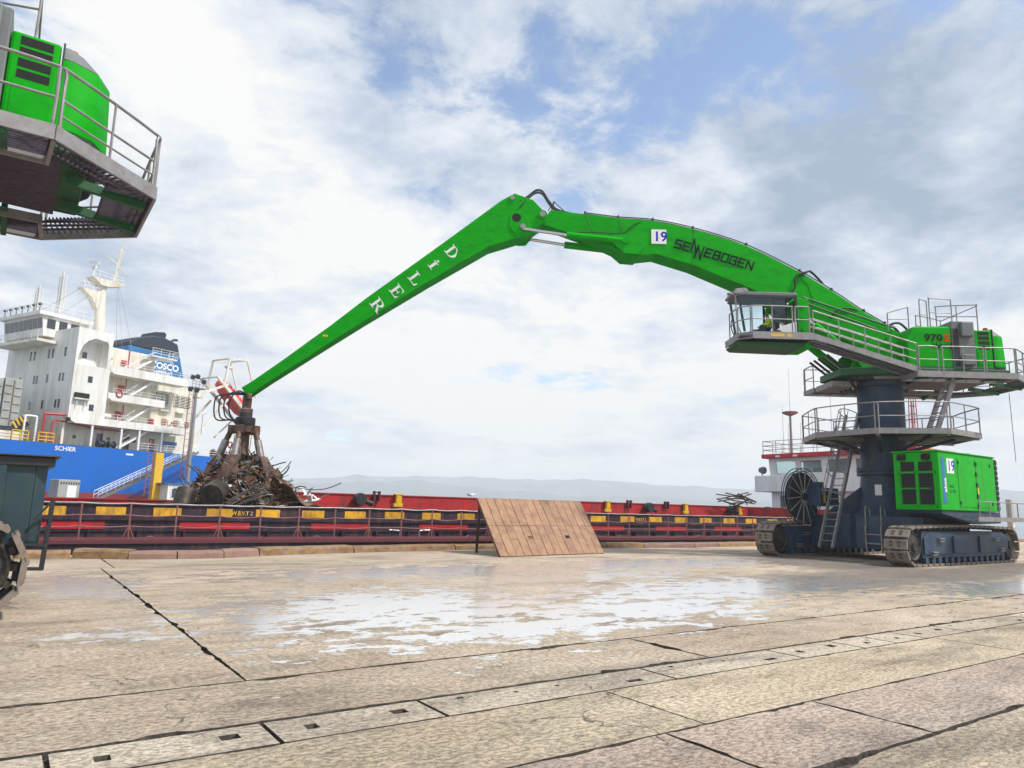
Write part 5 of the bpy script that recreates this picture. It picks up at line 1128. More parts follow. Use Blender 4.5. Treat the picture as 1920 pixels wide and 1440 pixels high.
for y in (38.3, 36.6, 33.0, 29.4): m = WB(); m.b(WX - .45, WX - .351, y - .2, y + .2, 6.55, 6.7); m.build('roof_lamp', ['sticker_white'], WH)
m = MB(); railing(m, [w(WX - .2, 39.9, 6.86), w(WX - .2, 26.8, 6.86)], 1.15, .03, (.33, .66, 1.0), 1.3); railing(m, [w(WX - .2, 39.9, 6.86), w(WX + 5.4, 39.9, 6.86)], 1.15, .03, (.33, .66, 1.0), 1.3); m.build('roof_railing', ['grey_steel'], WH, smooth=True)
m = MB(); m.cyl(w(WX + 1.5, 38.2, 6.86), w(WX + 1.5, 38.2, 10.3), .13, 10, .09); m.lathe([(.1, 0), (.62, .22), (.7, .35), (.55, .42), (0, .45)], w(WX + 1.5, 38.2, 10.3), 18); m.build('radar_mast', ['grey_steel'], WH, smooth=True)
for y, x, h_ in ((40.0, 3.0, 11.6), (39.2, 2.6, 9.9), (36.9, 1.0, 9.6), (36.4, 2.0, 10.5), (34.0, 1, 12.2)): m = MB(); m.cyl(w(WX + x, y, 6.86), w(WX + x, y, h_), .025, 6, .012); m.build('whip_antenna', ['grey_steel'], WH)
m = MB(); m.cyl(w(WX + 1.5, 38.2, 10.7), w(WX + 1.5, 38.2, 14.6), .02, 6, .01); m.build('whip_antenna', ['grey_steel'], WH)
m = MB(); m.cyl(w(WX + .1, 40.3, 5.0), w(WX + .1, 40.3, 5.25), .05, 8); m.lathe([(0, 0), (.24, 0), (.33, .45), (.0, .40)], w(WX - .1, 40.3, 5.5), 14, 'X'); m.build('searchlight', ['grey_paint'], WH, smooth=True)
m = MB(); lm = [(0, 0), (.5, 0), (.5, .5), (0, .5)]
for a, b in lm: m.tube([w(WX + 4 + a, 28.7 + b, 6.86), w(WX + 4 + a * .6, 28.7 + b * .6, 13.0)], .04, 5)
for k in range(9): z = 7.3 + .65 * k; s_ = 1 - .4 * (z - 6.86) / 6.1; m.tube([w(WX + 4 + a * s_, 28.7 + b * s_, z) for a, b in lm], .03, 5, closed=True)
m.build('signal_mast', ['signal_red'], WH, smooth=True)
# mooring gear heap on the barge's fore end
m = MB(); rnd = random.Random(5)
for k in range(16): c = Vector((rnd.uniform(-1.2, 1.2), rnd.uniform(-.4, .4), rnd.uniform(0, .7))); d = Vector((rnd.uniform(.5, 1.6), rnd.uniform(-.3, .3), rnd.uniform(-.3, .3))); m.tube([c - d, c + d], rnd.uniform(.03, .07), 6)
o = m.build('spar_pile', ['scrap_dark'], smooth=True, loc=(47.5, 37.0, 2.35)); tag(o, 'jumble of loose grey spars and pipes lying near the white wheelhouse', 'spars')
# ================================================================== CARGO SHIP AT THE FAR BERTH
material('hull_blue', (0.001, 0.13, 0.56), 0.5, 0, dirt=(0.004, 0.12, 0.38), damount=0.7, dscale=0.35, bump=0.12, bscale=.5, stretch=(1, 1, .35), spec=.25)
material('boot_red', (0.26, 0.03, 0.04), 0.6, 0, dirt=(0.16, 0.04, 0.05), damount=0.7, dscale=.6)
material('funnel_blue', (0.003, 0.15, 0.38), 0.5, 0, dirt=(0.02, 0.06, 0.12), damount=.4, dscale=.5)
material('soot_navy', (0.012, 0.022, 0.04), 0.6)
material('pipe_red', (0.42, 0.025, 0.03), 0.5)
material('hatch_grey', (0.36, 0.38, 0.36), 0.6, 0, dirt=(0.2, 0.17, 0.13), damount=.6, dscale=.6)
material('lifeboat_orange', (0.75, 0.03, 0.008), 0.4)
material('rope', (0.6, 0.56, 0.5), 0.9)
SO = Vector((5.62, 111.34, 0)); SA = R(25.96)
SH = thing('cargo_ship', 'blue-hulled cargo ship with white superstructure and blue funnel at the far berth', 'ship', (SO.x, SO.y, -1.6), SA)
class SB(MB):
    def b(s, x0, x1, y0, y1, z0, z1): return s.box(x0, x1, y0, y1, z0 + 1.6, z1 + 1.6)
def S(x, y, z): return (x, y, z + 1.6)
plan = [(-70, 0), (30, 0), (35, 1.2), (38.5, 4.5), (39.5, 8), (39.5, 12.5), (38.5, 16), (35, 19.3), (30, 20.5), (-70, 20.5)]
def hullband(z0, z1, mat, nm, k0=1.0):
    m = MB(); m.prism(plan, lambda p: S(p[0] if p[0] < 20 else 20 + (p[0] - 20) * k0, p[1], z0), lambda p: S(p[0], p[1], z1)); return m.build(nm, [mat], SH, smooth=True)
hullband(-2.2, 2.2, 'boot_red', 'lower_hull', .96); hullband(2.202, 8.35, 'hull_blue', 'upper_hull')
m = MB(); m.prism(plan, lambda p: S(p[0], p[1] * .998 + .03, 8.352), lambda p: S(p[0], p[1] * .998 + .03, 8.42)); m.build('main_deck', ['hill'], SH)
text_part('SCHIER', S(-1.15, -.01, 7.55), (1, 0, 0), (0, 0, 1), .55, 'sticker_white', 'ship_name', SH, bold=.02, stretch=1.05, depth=.012)
for x in (8.6, 13.2): m = SB(); m.b(x, x + 1.1, -.03, -.01, 7.6, 7.85); m.build('draught_mark', ['sticker_white'], SH)
# accommodation block
m = SB(); m.b(0, 4.9, .02, 17.4, 12.0, 19.3); m.build('front_block', ['white_paint'], SH)
m = SB(); m.b(-.02, .3, 1.0, 17.4, 8.4, 12.0); m.b(.3, 17, 2.6, 16.6, 8.42, 12.0); m.build('deck_house', ['cream_paint'], SH)
m = SB(); m.b(4.9, 13.2, 2.6, 16.6, 12.0, 23.0); m.build('aft_block', ['cream_paint'], SH)
m = SB(); m.b(0.0, 4.9, 1.9, 17.4, 19.3, 23.0); m.build('recess_wall', ['white_paint'], SH)
# wing with arched cut-out on the near side
arch = [(0, 19.3), (0, 24.3), (4.9, 24.3), (4.9, 19.3), (4.35, 19.3), (4.35, 22.6), (4.1, 23.0), (2.4, 23.15), (1.5, 22.7), (.85, 21.9), (.5, 20.9), (.35, 19.8), (.3, 19.3)]
m = MB(); m.prism(arch, lambda p: S(p[0], .0, p[1]), lambda p: S(p[0], .25, p[1])); m.build('wing_side', ['white_paint'], SH)
m = SB(); m.b(0, 4.9, .26, 17.4, 23.0, 23.3); m.b(0, .2, .26, 17.4, 23.3, 24.3); m.b(0, .25, .25, 1.9, 19.3, 23.0); m.b(4.35, 4.9, .25, 1.9, 19.3, 23.0); m.build('bridge_wing_deck', ['white_paint'], SH)
# bridge
m = MB(); m.prism([(-1.6, 23.3), (-2.0, 26.1), (4.4, 26.1), (4.4, 23.3)], lambda p: S(p[0], 5.6, p[1]), lambda p: S(p[0], 15.6, p[1])); m.build('bridge', ['white_paint'], SH)
m = SB(); m.b(-2.6, 4.8, 5.2, 15.9, 26.1, 26.6); m.build('bridge_roof', ['white_paint'], SH)
m = SB(); m.b(-2.7, 0, 4.9, 16.2, 22.3, 22.7); m.build('bridge_ledge', ['cream_paint'], SH)
for k in range(8):
    y = 5.85 + 1.2 * k; m = MB(); m.prism([(y, 24.35), (y + 1.0, 24.35), (y + 1.0, 25.75), (y, 25.75)], lambda p: S(-1.78 - (p[1] - 24.35) * .143 + .01, p[0], p[1]), lambda p: S(-1.80 - (p[1] - 24.35) * .143, p[0], p[1])); m.build('bridge_window', ['dark_glass'], SH)
for x in (-1.3, .3, 1.9): m = SB(); m.b(x, x + 1.1, 5.56, 5.6, 24.4, 25.7); m.build('bridge_window', ['dark_glass'], SH)
m = MB(); railing(m, [S(-2.6, 5, 22.7), S(-2.6, 16.1, 22.7)], 1.1, .035, (.5, 1), 1.5, 5); railing(m, [S(-2.5, 5.3, 26.6), S(-2.5, 15.8, 26.6)], 1.1, .035, (.5, 1), 1.5, 5); railing(m, [S(-2.5, 5.3, 26.6), S(4.7, 5.3, 26.6)], 1.1, .035, (.5, 1), 1.5, 5); railing(m, [S(.3, .3, 24.3), S(4.8, .3, 24.3)], 1.1, .03, (.5, 1), 1.2, 5); m.build('bridge_railing', ['sticker_white'], SH, smooth=True)
for k in range(7): y = 6.0 + 1.5 * k; m = MB(); m.cyl(S(-2.3, y, 26.6), S(-2.3, y, 27.5), .05, 6); m.cyl(S(-2.5, y, 27.5), S(-2.1, y, 27.65), .16, 8); m.build('deck_lamp', ['dark_trim'], SH)
# front and side windows
for z, ys in ((20.4, (2.4, 5.4, 6.4, 10, 11)), (17.0, (2.2, 3.0, 6.0, 8.6, 9.3, 13)), (13.4, (2.4, 3.2, 6.4, 9.6, 13))):
    for y in ys: m = SB(); m.b(-.03, 0.0, y, y + .42, z, z + (1.15 if z < 20 else 1.3)); m.build('window', ['dark_glass'], SH)
for x, y, z in ((1.9, 1.87, 20.5), (2.0, -.02, 17.0), (2.6, -.02, 13.2)): m = SB(); m.b(x, x + .62, y, y + .03, z, z + .85); m.build('window', ['dark_glass'], SH)
m = SB(); m.b(.4, 2.3, -.35, -.05, 14.7, 15.4); m.build('side_light_box', ['hole_dark'], SH); m = SB(); m.b(.3, 2.4, -.5, .0, 14.5, 14.69); m.b(.7, .8, -.3, -.2, 13.5, 14.5); m.b(1.8, 1.9, -.3, -.2, 13.5, 14.5); m.build('light_bracket', ['cream_paint'], SH)
# balconies: solid bulwark fronts, stairs, doors, railing
for (z, x0, x1, hgt) in ((11.35, 0.3, 18.2, 1.0), (15.0, 5.0, 13.8, 1.05), (18.75, 4.9, 17.4, 1.2)):
    m = MB(); pr = [(x0, z + hgt), (x0 + .1, z + .35), (x0 + .7, z), (x1, z), (x1, z + hgt)]
    m.prism(pr, lambda p: S(p[0], .0, p[1]), lambda p: S(p[0], .16, p[1])); m.build('balcony_front', ['white_paint'], SH)
    m = SB(); m.b(x0 + .2, x1, .16, 2.6, z + .02, z + .2); m.build('balcony_floor', ['cream_paint'], SH)
    m = MB(); railing(m, [S(x0 + .8, .1, z + hgt), S(x1, .1, z + hgt), S(x1, 2.5, z + hgt)], .75, .03, (.5, 1), 1.4, 5); m.build('balcony_railing', ['sticker_white'], SH, smooth=True)
for (za, zb) in ((8.45, 11.5), (11.6, 15.1), (15.3, 18.9), (19.1, 22.4)):
    m = MB(); xa, xb = 7.6, 12.2
    for y in (.6, 1.3): m.beam(S(xa, y, za), S(xb, y, zb), .06, .28)
    for k in range(12): f_ = (k + .5) / 12; c = Vector(S(xa, .95, za)).lerp(Vector(S(xb, .95, zb)), f_); m.box(c.x - .12, c.x + .12, .6, 1.3, c.z - .02, c.z + .02)
    for y in (.6, 1.3): m.tube([S(xa, y, za + 1.0), S(xb, y, zb + 1.0)], .03, 5)
    m.build('stairway', ['sticker_white'], SH)
m = SB(); m.b(11.0, 15.2, .1, 2.4, 22.4, 22.6); m.build('upper_landing', ['white_paint'], SH)
m = MB(); railing(m, [S(11.0, .1, 22.6), S(15.2, .1, 22.6), S(15.2, 2.4, 22.6)], 1.1, .035, (.33, .66, 1), 1.2, 5); m.build('landing_railing', ['sticker_white'], SH, smooth=True)
for x, z in ((5.6, 8.5), (9.6, 8.5), (13.6, 8.5), (5.7, 12.3), (5.7, 16.0), (5.9, 19.8)):
    m = SB(); m.b(x, x + .95, 2.55, 2.6, z, z + 2.0); o = m.build('door', ['cream_paint' if z > 9 else 'dark_glass'], SH, bevel=.05); m = MB(); m.cyl(S(x + .48, 2.5, z + 1.45), S(x + .48, 2.55, z + 1.45), .17, 12); m.build('porthole', ['dark_glass'], o)
for x, z in ((2.6, 9.7), (7.4, 9.9), (11.3, 9.9)): m = MB(); m.cyl(S(x, 2.54, z), S(x, 2.6, z), .27, 14); m.build('porthole', ['dark_glass'], SH)
for x in (3.5, 7.7, 10.4, 14.0): m = SB(); m.b(x - .13, x + .13, .1, .36, 8.4, 11.36); m.build('pillar', ['sticker_white'], SH)
# fire-fighting gear and red fittings
for x, z, w_, h_ in ((7.9, 16.9, .8, .8), (7.9, 20.7, .75, .7), (5.1, 22.0, .3, 1.6), (7.9, 13.0, .8, .9), (13.2, 12.6, .7, .9), (15.6, 12.8, .35, .45), (16.9, 12.9, .35, .45)): m = SB(); m.b(x, x + w_, 2.3, 2.58, z, z + h_); m.build('fire_box', ['pipe_red'], SH, bevel=.03)
m = MB(); m.tube([S(9.0, 2.45, 12.2), S(9.0, 2.45, 23.2)], .06, 6); m.build('fire_main', ['pipe_red'], SH)
m = MB(); m.tube(curve3([S(-1.3, 1.0, 8.5), S(-1.3, 1.0, 11.0), S(-1.1, 1.0, 11.4), S(-.4, 1.0, 11.5), S(4, 1.4, 11.1), S(9, 1.6, 11.0)], 5), .13, 8); m.tube(curve3([S(-2.4, 1.0, 8.5), S(-2.4, 1.0, 11.9), S(-2.2, 1.0, 12.2), S(.0, .6, 12.3)], 5), .17, 8); m.build('red_pipe', ['pipe_red'], SH, smooth=True)
m = MB(); m.tube(curve3([S(-4.6, 1.2, 8.5), S(-4.6, 1.2, 11.4), S(-4.4, 1.2, 11.7), S(-3.4, 1.2, 11.7), S(-3.2, 1.2, 11.4), S(-3.2, 1.2, 8.5)], 5), .13, 8); m.build('vent_bend', ['sticker_white'], SH, smooth=True)
for x, y, z in ((6.6, .0, 15.75),): m = MB(); m.tube([S(x + .42 * math.cos(a), -.06, z + .3 + .42 * math.sin(a)) for a in [k * math.pi / 10 for k in range(20)]], .1, 6, closed=True); m.build('lifebuoy', ['pipe_red'], SH, smooth=True)
m = MB(); m.tube([S(26.4 + .45 * math.cos(a), .2, 10.6 + .45 * math.sin(a)) for a in [k * math.pi / 10 for k in range(20)]], .12, 6, closed=True); m.build('lifebuoy', ['pipe_red'], SH, smooth=True)
for x in (2.8, 5.2): m = MB(); m.lathe([(0, -.9), (.38, -.85), (.38, .85), (0, .9)], S(x, .7, 12.75), 12, 'X'); m.build('life_raft', ['sticker_white'], SH, smooth=True)
m = SB(); m.b(15.6, 18.3, 2.5, 2.56, 9.6, 10.3); m.build('name_board', ['blue_stripe'], SH)
# engine casing with louvres
m = SB(); m.b(13.2, 20.6, 3.0, 16.6, 12.0, 18.0); m.b(17.0, 22.2, 2.8, 16.6, 8.42, 12.1); m.build('engine_casing', ['cream_paint'], SH)
for x0, x1 in ((14.0, 16.4), (17.4, 20.2)):
    m = SB(); m.b(x0, x1, 2.93, 2.99, 15.9, 17.6); o = m.build('louvre_panel', ['hole_dark'], SH)
    for k in range(7): mm = SB(); mm.b(x0, x1, 2.86, 2.925, 15.95 + .24 * k, 16.04 + .24 * k); mm.build('slat', ['cream_paint'], o)
    for k in range(4): mm = SB(); xx = x0 + (x1 - x0) * k / 3; mm.b(xx - .04, xx + .04, 2.85, 2.93, 15.9, 17.62); mm.build('louvre_bar', ['cream_paint'], o)
for k in range(5): x = 15.6 + 1.0 * k; m = SB(); m.b(x, x + .75, 2.8, 2.98, 12.9 + .0, 13.7); m.build('vent_box', ['cream_paint' if k % 2 else 'kerb_stone'], SH, bevel=.03)
for x in (15.0, 17.8): m = SB(); m.b(x, x + 1.4, 2.5, 3.0, 14.9, 15.15); m.build('canopy', ['cream_paint'], SH)
# funnel
fp = [(12.0, 19.2), (12.2, 25.6), (13.2, 26.6), (16.0, 27.4), (20.6, 26.9), (23.0, 19.2)]
m = MB(); m.prism([(12.0, 19.2), (12.16, 25.1), (21.2, 24.9), (23.0, 19.2)], lambda p: S(p[0], 8.0, p[1]), lambda p: S(p[0], 13.5, p[1])); m.build('funnel', ['funnel_blue'], SH, bevel=.2)
m = MB(); m.prism([(12.16, 25.11), (12.2, 25.6), (13.2, 26.5), (16.0, 27.4), (18.2, 27.5), (20.55, 26.9), (21.2, 24.91)], lambda p: S(p[0], 8.0, p[1]), lambda p: S(p[0], 13.5, p[1])); m.build('funnel_top', ['soot_navy'], SH, bevel=.2)
m = MB(); m.prism([(16.6, 27.3), (17.0, 28.3), (18.6, 28.6), (19.0, 28.3), (18.8, 27.4)], lambda p: S(p[0], 9, p[1]), lambda p: S(p[0], 12.5, p[1])); m.tube(curve3([S(20.2, 9.5, 26.8), S(20.4, 9.5, 27.5), S(20.8, 9.5, 27.8), S(21.4, 9.5, 27.9)], 4), .2, 8); m.build('exhaust_outlet', ['soot_navy'], SH, smooth=True)
text_part('COSCO', S(16.05, 7.98, 22.35), (1, 0, 0), (0, 0, 1), .95, 'sticker_white', 'funnel_lettering', SH, bold=.035, stretch=1.05, depth=.02)
text_part('SHIPPING', S(16.25, 7.98, 21.35), (1, 0, 0), (0, 0, 1), .66, 'sticker_white', 'funnel_lettering', SH, bold=.02, stretch=.95, depth=.02)
m = MB()
for a0, a1 in ((25, 155), (205, 335)):
    for rr in (2.0, 1.75): m.tube([S(18.4 + rr * math.cos(R(a0 + (a1 - a0) * k / 14)), 7.97, 22.25 + rr * math.sin(R(a0 + (a1 - a0) * k / 14))) for k in range(15)], .06, 5)
m.build('funnel_emblem', ['sticker_white'], SH)
m = MB(); railing(m, [S(13.8, 7.2, 19.9), S(22.6, 7.2, 19.9)], 1.1, .04, (.5, 1), 1.6, 5); m.build('funnel_railing', ['sticker_white'], SH)
m = SB(); m.b(13.2, 22.9, 3.4, 17.4, 18.0, 19.2); m.build('funnel_deck', ['cream_paint'], SH)
# signal mast
m = MB(); m.tube([S(7.2, 8, 23), S(7.2, 8, 27), S(7.0, 8, 30), S(6.9, 8, 33.2)], [.85, .78, .68, .6], 14)
m.prism([(3.6, 31.9), (4.0, 31.7), (5.4, 30.6), (6.3, 29.2), (6.5, 31.7), (6.4, 31.9)], lambda p: S(p[0], 7.4, p[1]), lambda p: S(p[0], 8.6, p[1]))
m.prism([(4.9, 33.9), (6.3, 32.9), (7.5, 32.9), (9.6, 33.6), (9.6, 33.9)], lambda p: S(p[0], 7, p[1]), lambda p: S(p[0], 9, p[1])); m.build('signal_mast', ['cream_paint'], SH, smooth=True)
m = MB()
for a in (-.25, .25): m.tube([S(8.6 + a, 8 + a, 33.9), S(9.3 + a * .5, 8, 39.6)], .12, 6)
for k in range(12): z = 34.2 + .45 * k; x = 8.6 + .7 * (z - 33.9) / 5.7; m.tube([S(x - .25, 7.75, z), S(x + .25, 8.25, z)], .05, 5)
m.beam(S(6.9, 8, 37.8), S(9.0, 8, 37.0), .12, .12); m.beam(S(9.0, 8, 36.4), S(10.6, 8, 36.0), .12, .12); m.beam(S(8.6, 8, 34.4), S(10.3, 8, 34.1), .12, .12); m.tube([S(9.3, 8, 39.5), S(9.3, 8, 41)], .05, 5); m.tube([S(9.6, 8, 39.2), S(10.1, 8, 41)], .04, 5); m.build('mast_lattice', ['cream_paint'], SH, smooth=True)
m = MB(); m.tube([S(5.4, 8, 33.9), S(5.4, 8, 35.5)], .14, 8); m.beam(S(5.2, 6.6, 35.9), S(5.6, 9.4, 36.6), .3, .35); m.lathe([(0, 0), (.35, .05), (.3, .5), (0, .6)], S(5.4, 8, 35.3), 10); m.tube([S(4.4, 8, 31.9), S(4.4, 8, 32.6)], .12, 8); m.beam(S(3.3, 7, 32.7), S(5.2, 9, 33.0), .25, .28); m.build('radar_scanner', ['sticker_white'], SH, smooth=True)
m = MB(); railing(m, [S(3.6, 7.4, 31.9), S(6.2, 7.4, 31.9)], 1, .035, (.5, 1), .9, 5); railing(m, [S(4.9, 7, 33.9), S(9.5, 7, 33.9)], 1, .035, (.5, 1), .9, 5); m.build('mast_railing', ['sticker_white'], SH)
m = MB()
for p, q in ((S(9.4, 8, 33.6), S(9.9, 6, 24)), (S(9.6, 8, 33.6), S(11.5, 6, 24)), (S(9.2, 8, 33.6), S(9.0, 6, 24)), (S(3.8, 8, 31.8), S(-1, 9, 27)), (S(5.0, 8, 30.8), S(1.0, 8, 26.8))): m.tube([p, q], .025, 4)
m.build('stay_wire', ['grey_steel'], SH)
for y, h_ in ((8.6, 33.4), (14.6, 32.2)):
    m = MB()
    for a, b in ((0, 0), (.9, 0), (.9, .9), (0, .9)): m.tube([S(1.6 + a * .5, y + b, 26.6), S(1.6 + a * .5, y + b, h_ - .5 * b)], .06, 5)
    for k in range(13): z = 27 + .5 * k; (m.tube([S(1.6, y, z), S(2.05, y + .9, z)], .04, 4), m.tube([S(1.6, y, z), S(1.6, y + .9, z)], .04, 4)) if z < h_ else None
    m.tube([S(1.6, y + .3, 26.6), S(1.7, y + .3, h_ + .4)], .14, 6); m.build('antenna_tower', ['cream_paint'], SH, smooth=True)
# hatch covers standing open before the house, with hazard-striped stop
for k in range(2):
    x = -6.6 - 2.3 * k; m = SB(); m.b(x, x + 2.1, 3.0, 16.6, 9.6, 16.4 - .2 * k); o = m.build('hatch_cover', ['hatch_grey'], SH, bevel=.06)
    for j in range(6): mm = SB(); zz = 10.2 + 1.05 * j; mm.b(x + .1, x + .9, 2.9, 2.99, zz, zz + .12); mm.b(x + 1.2, x + 2.0, 2.9, 2.99, zz - .2, zz - .08); mm.build('stiffener', ['hatch_grey'], o)
    mm = SB(); mm.b(x + 1.0, x + 1.1, 2.88, 2.99, 9.7, 16.2); mm.build('seal_strip', ['kerb_stone'], o)
m = MB(); m.prism([(-9, 9.3), (-5.6, 9.0), (-3.6, 10.6), (-4.6, 11.6), (-5.6, 10.2), (-9, 10.2)], lambda p: S(p[0], 1.9, p[1]), lambda p: S(p[0], 2.5, p[1])); o = m.build('hatch_stop', ['soot_navy'], SH)
for k in range(4): m = MB(); x = -5.2 + .38 * k; z = 10.0 + .32 * k; m.prism([(x, z), (x + .2, z + .12), (x - .35, z + .95), (x - .55, z + .83)], lambda p: S(p[0], 1.87, p[1]), lambda p: S(p[0], 1.895, p[1])); m.build('hazard_stripe', ['yellow_paint'], o)
m = SB(); m.b(-20, -4.4, 1.6, 19, 8.42, 9.6); m.build('hatch_coaming', ['cream_paint'], SH)
# deck edge railing, fittings
m = MB(); railing(m, [S(-30, .15, 8.4), S(-.6, .15, 8.4)], 1.1, .035, (.33, .66, 1), 1.5, 5); m.build('deck_railing', ['rail_pink'], SH)
m = MB(); railing(m, [S(10.5, .15, 8.4), S(30, .15, 8.4), S(35, 1.6, 8.4), S(38.4, 6, 8.4)], 1.1, .035, (.33, .66, 1), 1.5, 5); m.build('deck_railing', ['sticker_white'], SH)
for x in (-6.4, -3.3, ): m = MB(); railing(m, [S(x, .1, 8.4), S(x + 1.9, .1, 8.4)], 1.25, .07, (.25, .6, 1), .95, 5); m.build('yellow_guard', ['yellow_paint'], SH)
for x in (5.4, 6.9): m = MB(); m.lathe([(0, -.5), (.5, -.5), (.5, -.35), (.3, -.3), (.3, .3), (.5, .35), (.5, .5), (0, .5)], S(x, 1.0, 8.95), 14, 'X'); m.build('mooring_winch', ['soot_navy'], SH, smooth=True)
for x in (27.2, 29.5, 31.5): m = MB(); m.lathe([(0, -.7), (.75, -.7), (.75, -.55), (.45, -.5), (.45, .5), (.75, .55), (.75, .7), (0, .7)], S(x, 4.5, 9.3), 16, 'X'); m.build('mooring_winch', ['kerb_stone'], SH, smooth=True)
m = SB(); m.b(24.2, 25.2, -.1, .5, 8.42, 9.2); m.build('fairlead', ['pipe_red'], SH, bevel=.1)
m = MB(); m.tube([S(22.8, 3, 12), S(22.8, 3, 15.2), S(23.4, 3, 15.5)], .05, 5); m.build('deck_lamp_post', ['grey_steel'], SH)
# crew member at the rail
JW = [((0, 0, .95), (.15, .11)), ((0, 0, 1.2), (.14, .1)), ((0, 0, 1.42), (.17, .1)), ((0, 0, 1.52), .06), ((.01, 0, 1.62), .085), ((.01, 0, 1.72), .085), ((0, .2, 1.4), .06), ((.05, .26, 1.12), .05), ((.16, .24, .92), .04), ((0, -.2, 1.4), .06), ((.05, -.26, 1.12), .05), ((.16, -.24, .92), .04),
      ((0, .09, .9), .09), ((.02, .1, .5), .07), ((0, .1, .08), .055), ((.12, .1, .04), .045), ((0, -.09, .9), .09), ((.02, -.1, .5), .07), ((0, -.1, .08), .055), ((.12, -.1, .04), .045)]
EW = [(0, 1), (1, 2), (2, 3), (3, 4), (4, 5), (2, 6), (6, 7), (7, 8), (2, 9), (9, 10), (10, 11), (0, 12), (12, 13), (13, 14), (14, 15), (0, 16), (16, 17), (17, 18), (18, 19)]
def ship_world(x, y, z): c, s = math.cos(SA), math.sin(SA); return (SO.x + x * c - y * s, SO.y + x * s + y * c, z)
PW = thing('person', 'crew member in red workwear standing at the rail of the blue ship', 'person', ship_world(12.6, .7, 8.43), SA - R(90))
skin_body('body', JW, EW, 0, lambda c: 2 if 1.55 < c.z < 1.72 else (0 if c.z > .9 else (1 if c.z < 1.55 else 3)), ['workwear_red', 'trousers', 'skin', 'hair'], PW, (0, 0, 0), 0)

# free-fall lifeboat in its stern davit
LB = thing('lifeboat', 'orange-red enclosed lifeboat tilted in its frame at the stern of the blue ship', 'lifeboat', ship_world(32.3, 8, 19.3), SA)
tilt = Matrix.Rotation(R(40), 4, 'Y')
def lbp(pts): return [tuple(tilt @ Vector(p)) for p in pts]
m = MB(); prof = [(-4.4, .15, .2), (-4.0, .9, .85), (-2.5, 1.35, 1.3), (0, 1.5, 1.45), (2.4, 1.35, 1.35), (3.9, .8, .8), (4.6, .1, .1)]
rings = []
for x, wy, hz_ in prof: rings.append([tilt @ Vector((x, wy * math.cos(a), hz_ * (math.sin(a) if math.sin(a) > 0 else .85 * math.sin(a)))) for a in [2 * math.pi * k / 16 for k in range(16)]])
vs_ = [v for r_ in rings for v in r_]; fs_ = [(i * 16 + k, i * 16 + (k + 1) % 16, i * 16 + 16 + (k + 1) % 16, i * 16 + 16 + k) for i in range(6) for k in range(16)] + [tuple(range(16)), tuple(96 + k for k in range(16))]
m.add(vs_, fs_).build('boat_hull', ['lifeboat_orange'], LB, smooth=True)
m = MB()
for z in (.0,):
    pts = [tilt @ Vector((x, -wy - .04, -.05)) for x, wy, h_ in prof[1:-1]]; m.tube(pts, .10, 6)
m.build('fender_belt', ['cream_paint'], LB, smooth=True)
for k in range(5): m = MB(); x = -2.2 + 1.1 * k; pts = [tilt @ Vector((x, -1.52 * math.cos(a), 1.5 * math.sin(a))) for a in [R(10 + 16 * j) for j in range(6)]]; m.tube(pts, .02, 5); m.build('canopy_band', ['sticker_white'], LB)
m = MB(); m.tube([tilt @ Vector((x, -1.25, .85)) for x in (-3, -1, 1, 3)], .02, 5); m.build('grab_line', ['sticker_white'], LB)
for k in range(3): m = MB(); q = tilt @ Vector((-3.0 + .7 * k, -1.28, .55)); m.obox(q, tilt.to_3x3() @ Vector((.2, 0, 0)), (0, .08, 0), tilt.to_3x3() @ Vector((0, 0, .15))); m.build('boat_window', ['dark_glass'], LB)
DV = thing('lifeboat_davit', 'cream steel launching frame holding the orange lifeboat over the ship stern', 'davit', ship_world(30, 8, 9), SA)
def dv(x, y, z): return (x - 30, y - 8, z - 9)
m = MB()
for y in (5.8, 10.2):
    m.beam(dv(22.5, y, 18.3), dv(29.5, y, 21.5), .3, .35); m.beam(dv(27.0, y, 22.6), dv(37.2, y, 14.0), .35, .45); m.beam(dv(24.0, y, 12.0), dv(29.6, y, 18.9), .28, .3); m.beam(dv(28.6, y, 21), dv(29.3, y, 26.0), .25, .3); m.beam(dv(29.3, y, 26.0), dv(33.0, y, 26.4), .25, .3); m.beam(dv(33.0, y, 26.4), dv(35.6, y, 20.0), .22, .26); m.beam(dv(31, y, 12.5), dv(34.6, y, 16.0), .2, .25); m.beam(dv(35.2, y, 8.4), dv(35.6, y, 15.4), .25, .25)
for x, z in ((29.3, 26.0), (33.0, 26.4), (36.9, 14.2), (27.2, 22.4)): m.beam(dv(x, 5.8, z), dv(x, 10.2, z), .22, .22)
m.box(*sum(zip(dv(30.4, 7.6, 24.7), dv(31.8, 8.4, 25.1)), ())); m.build('davit_frame', ['cream_paint'], DV)

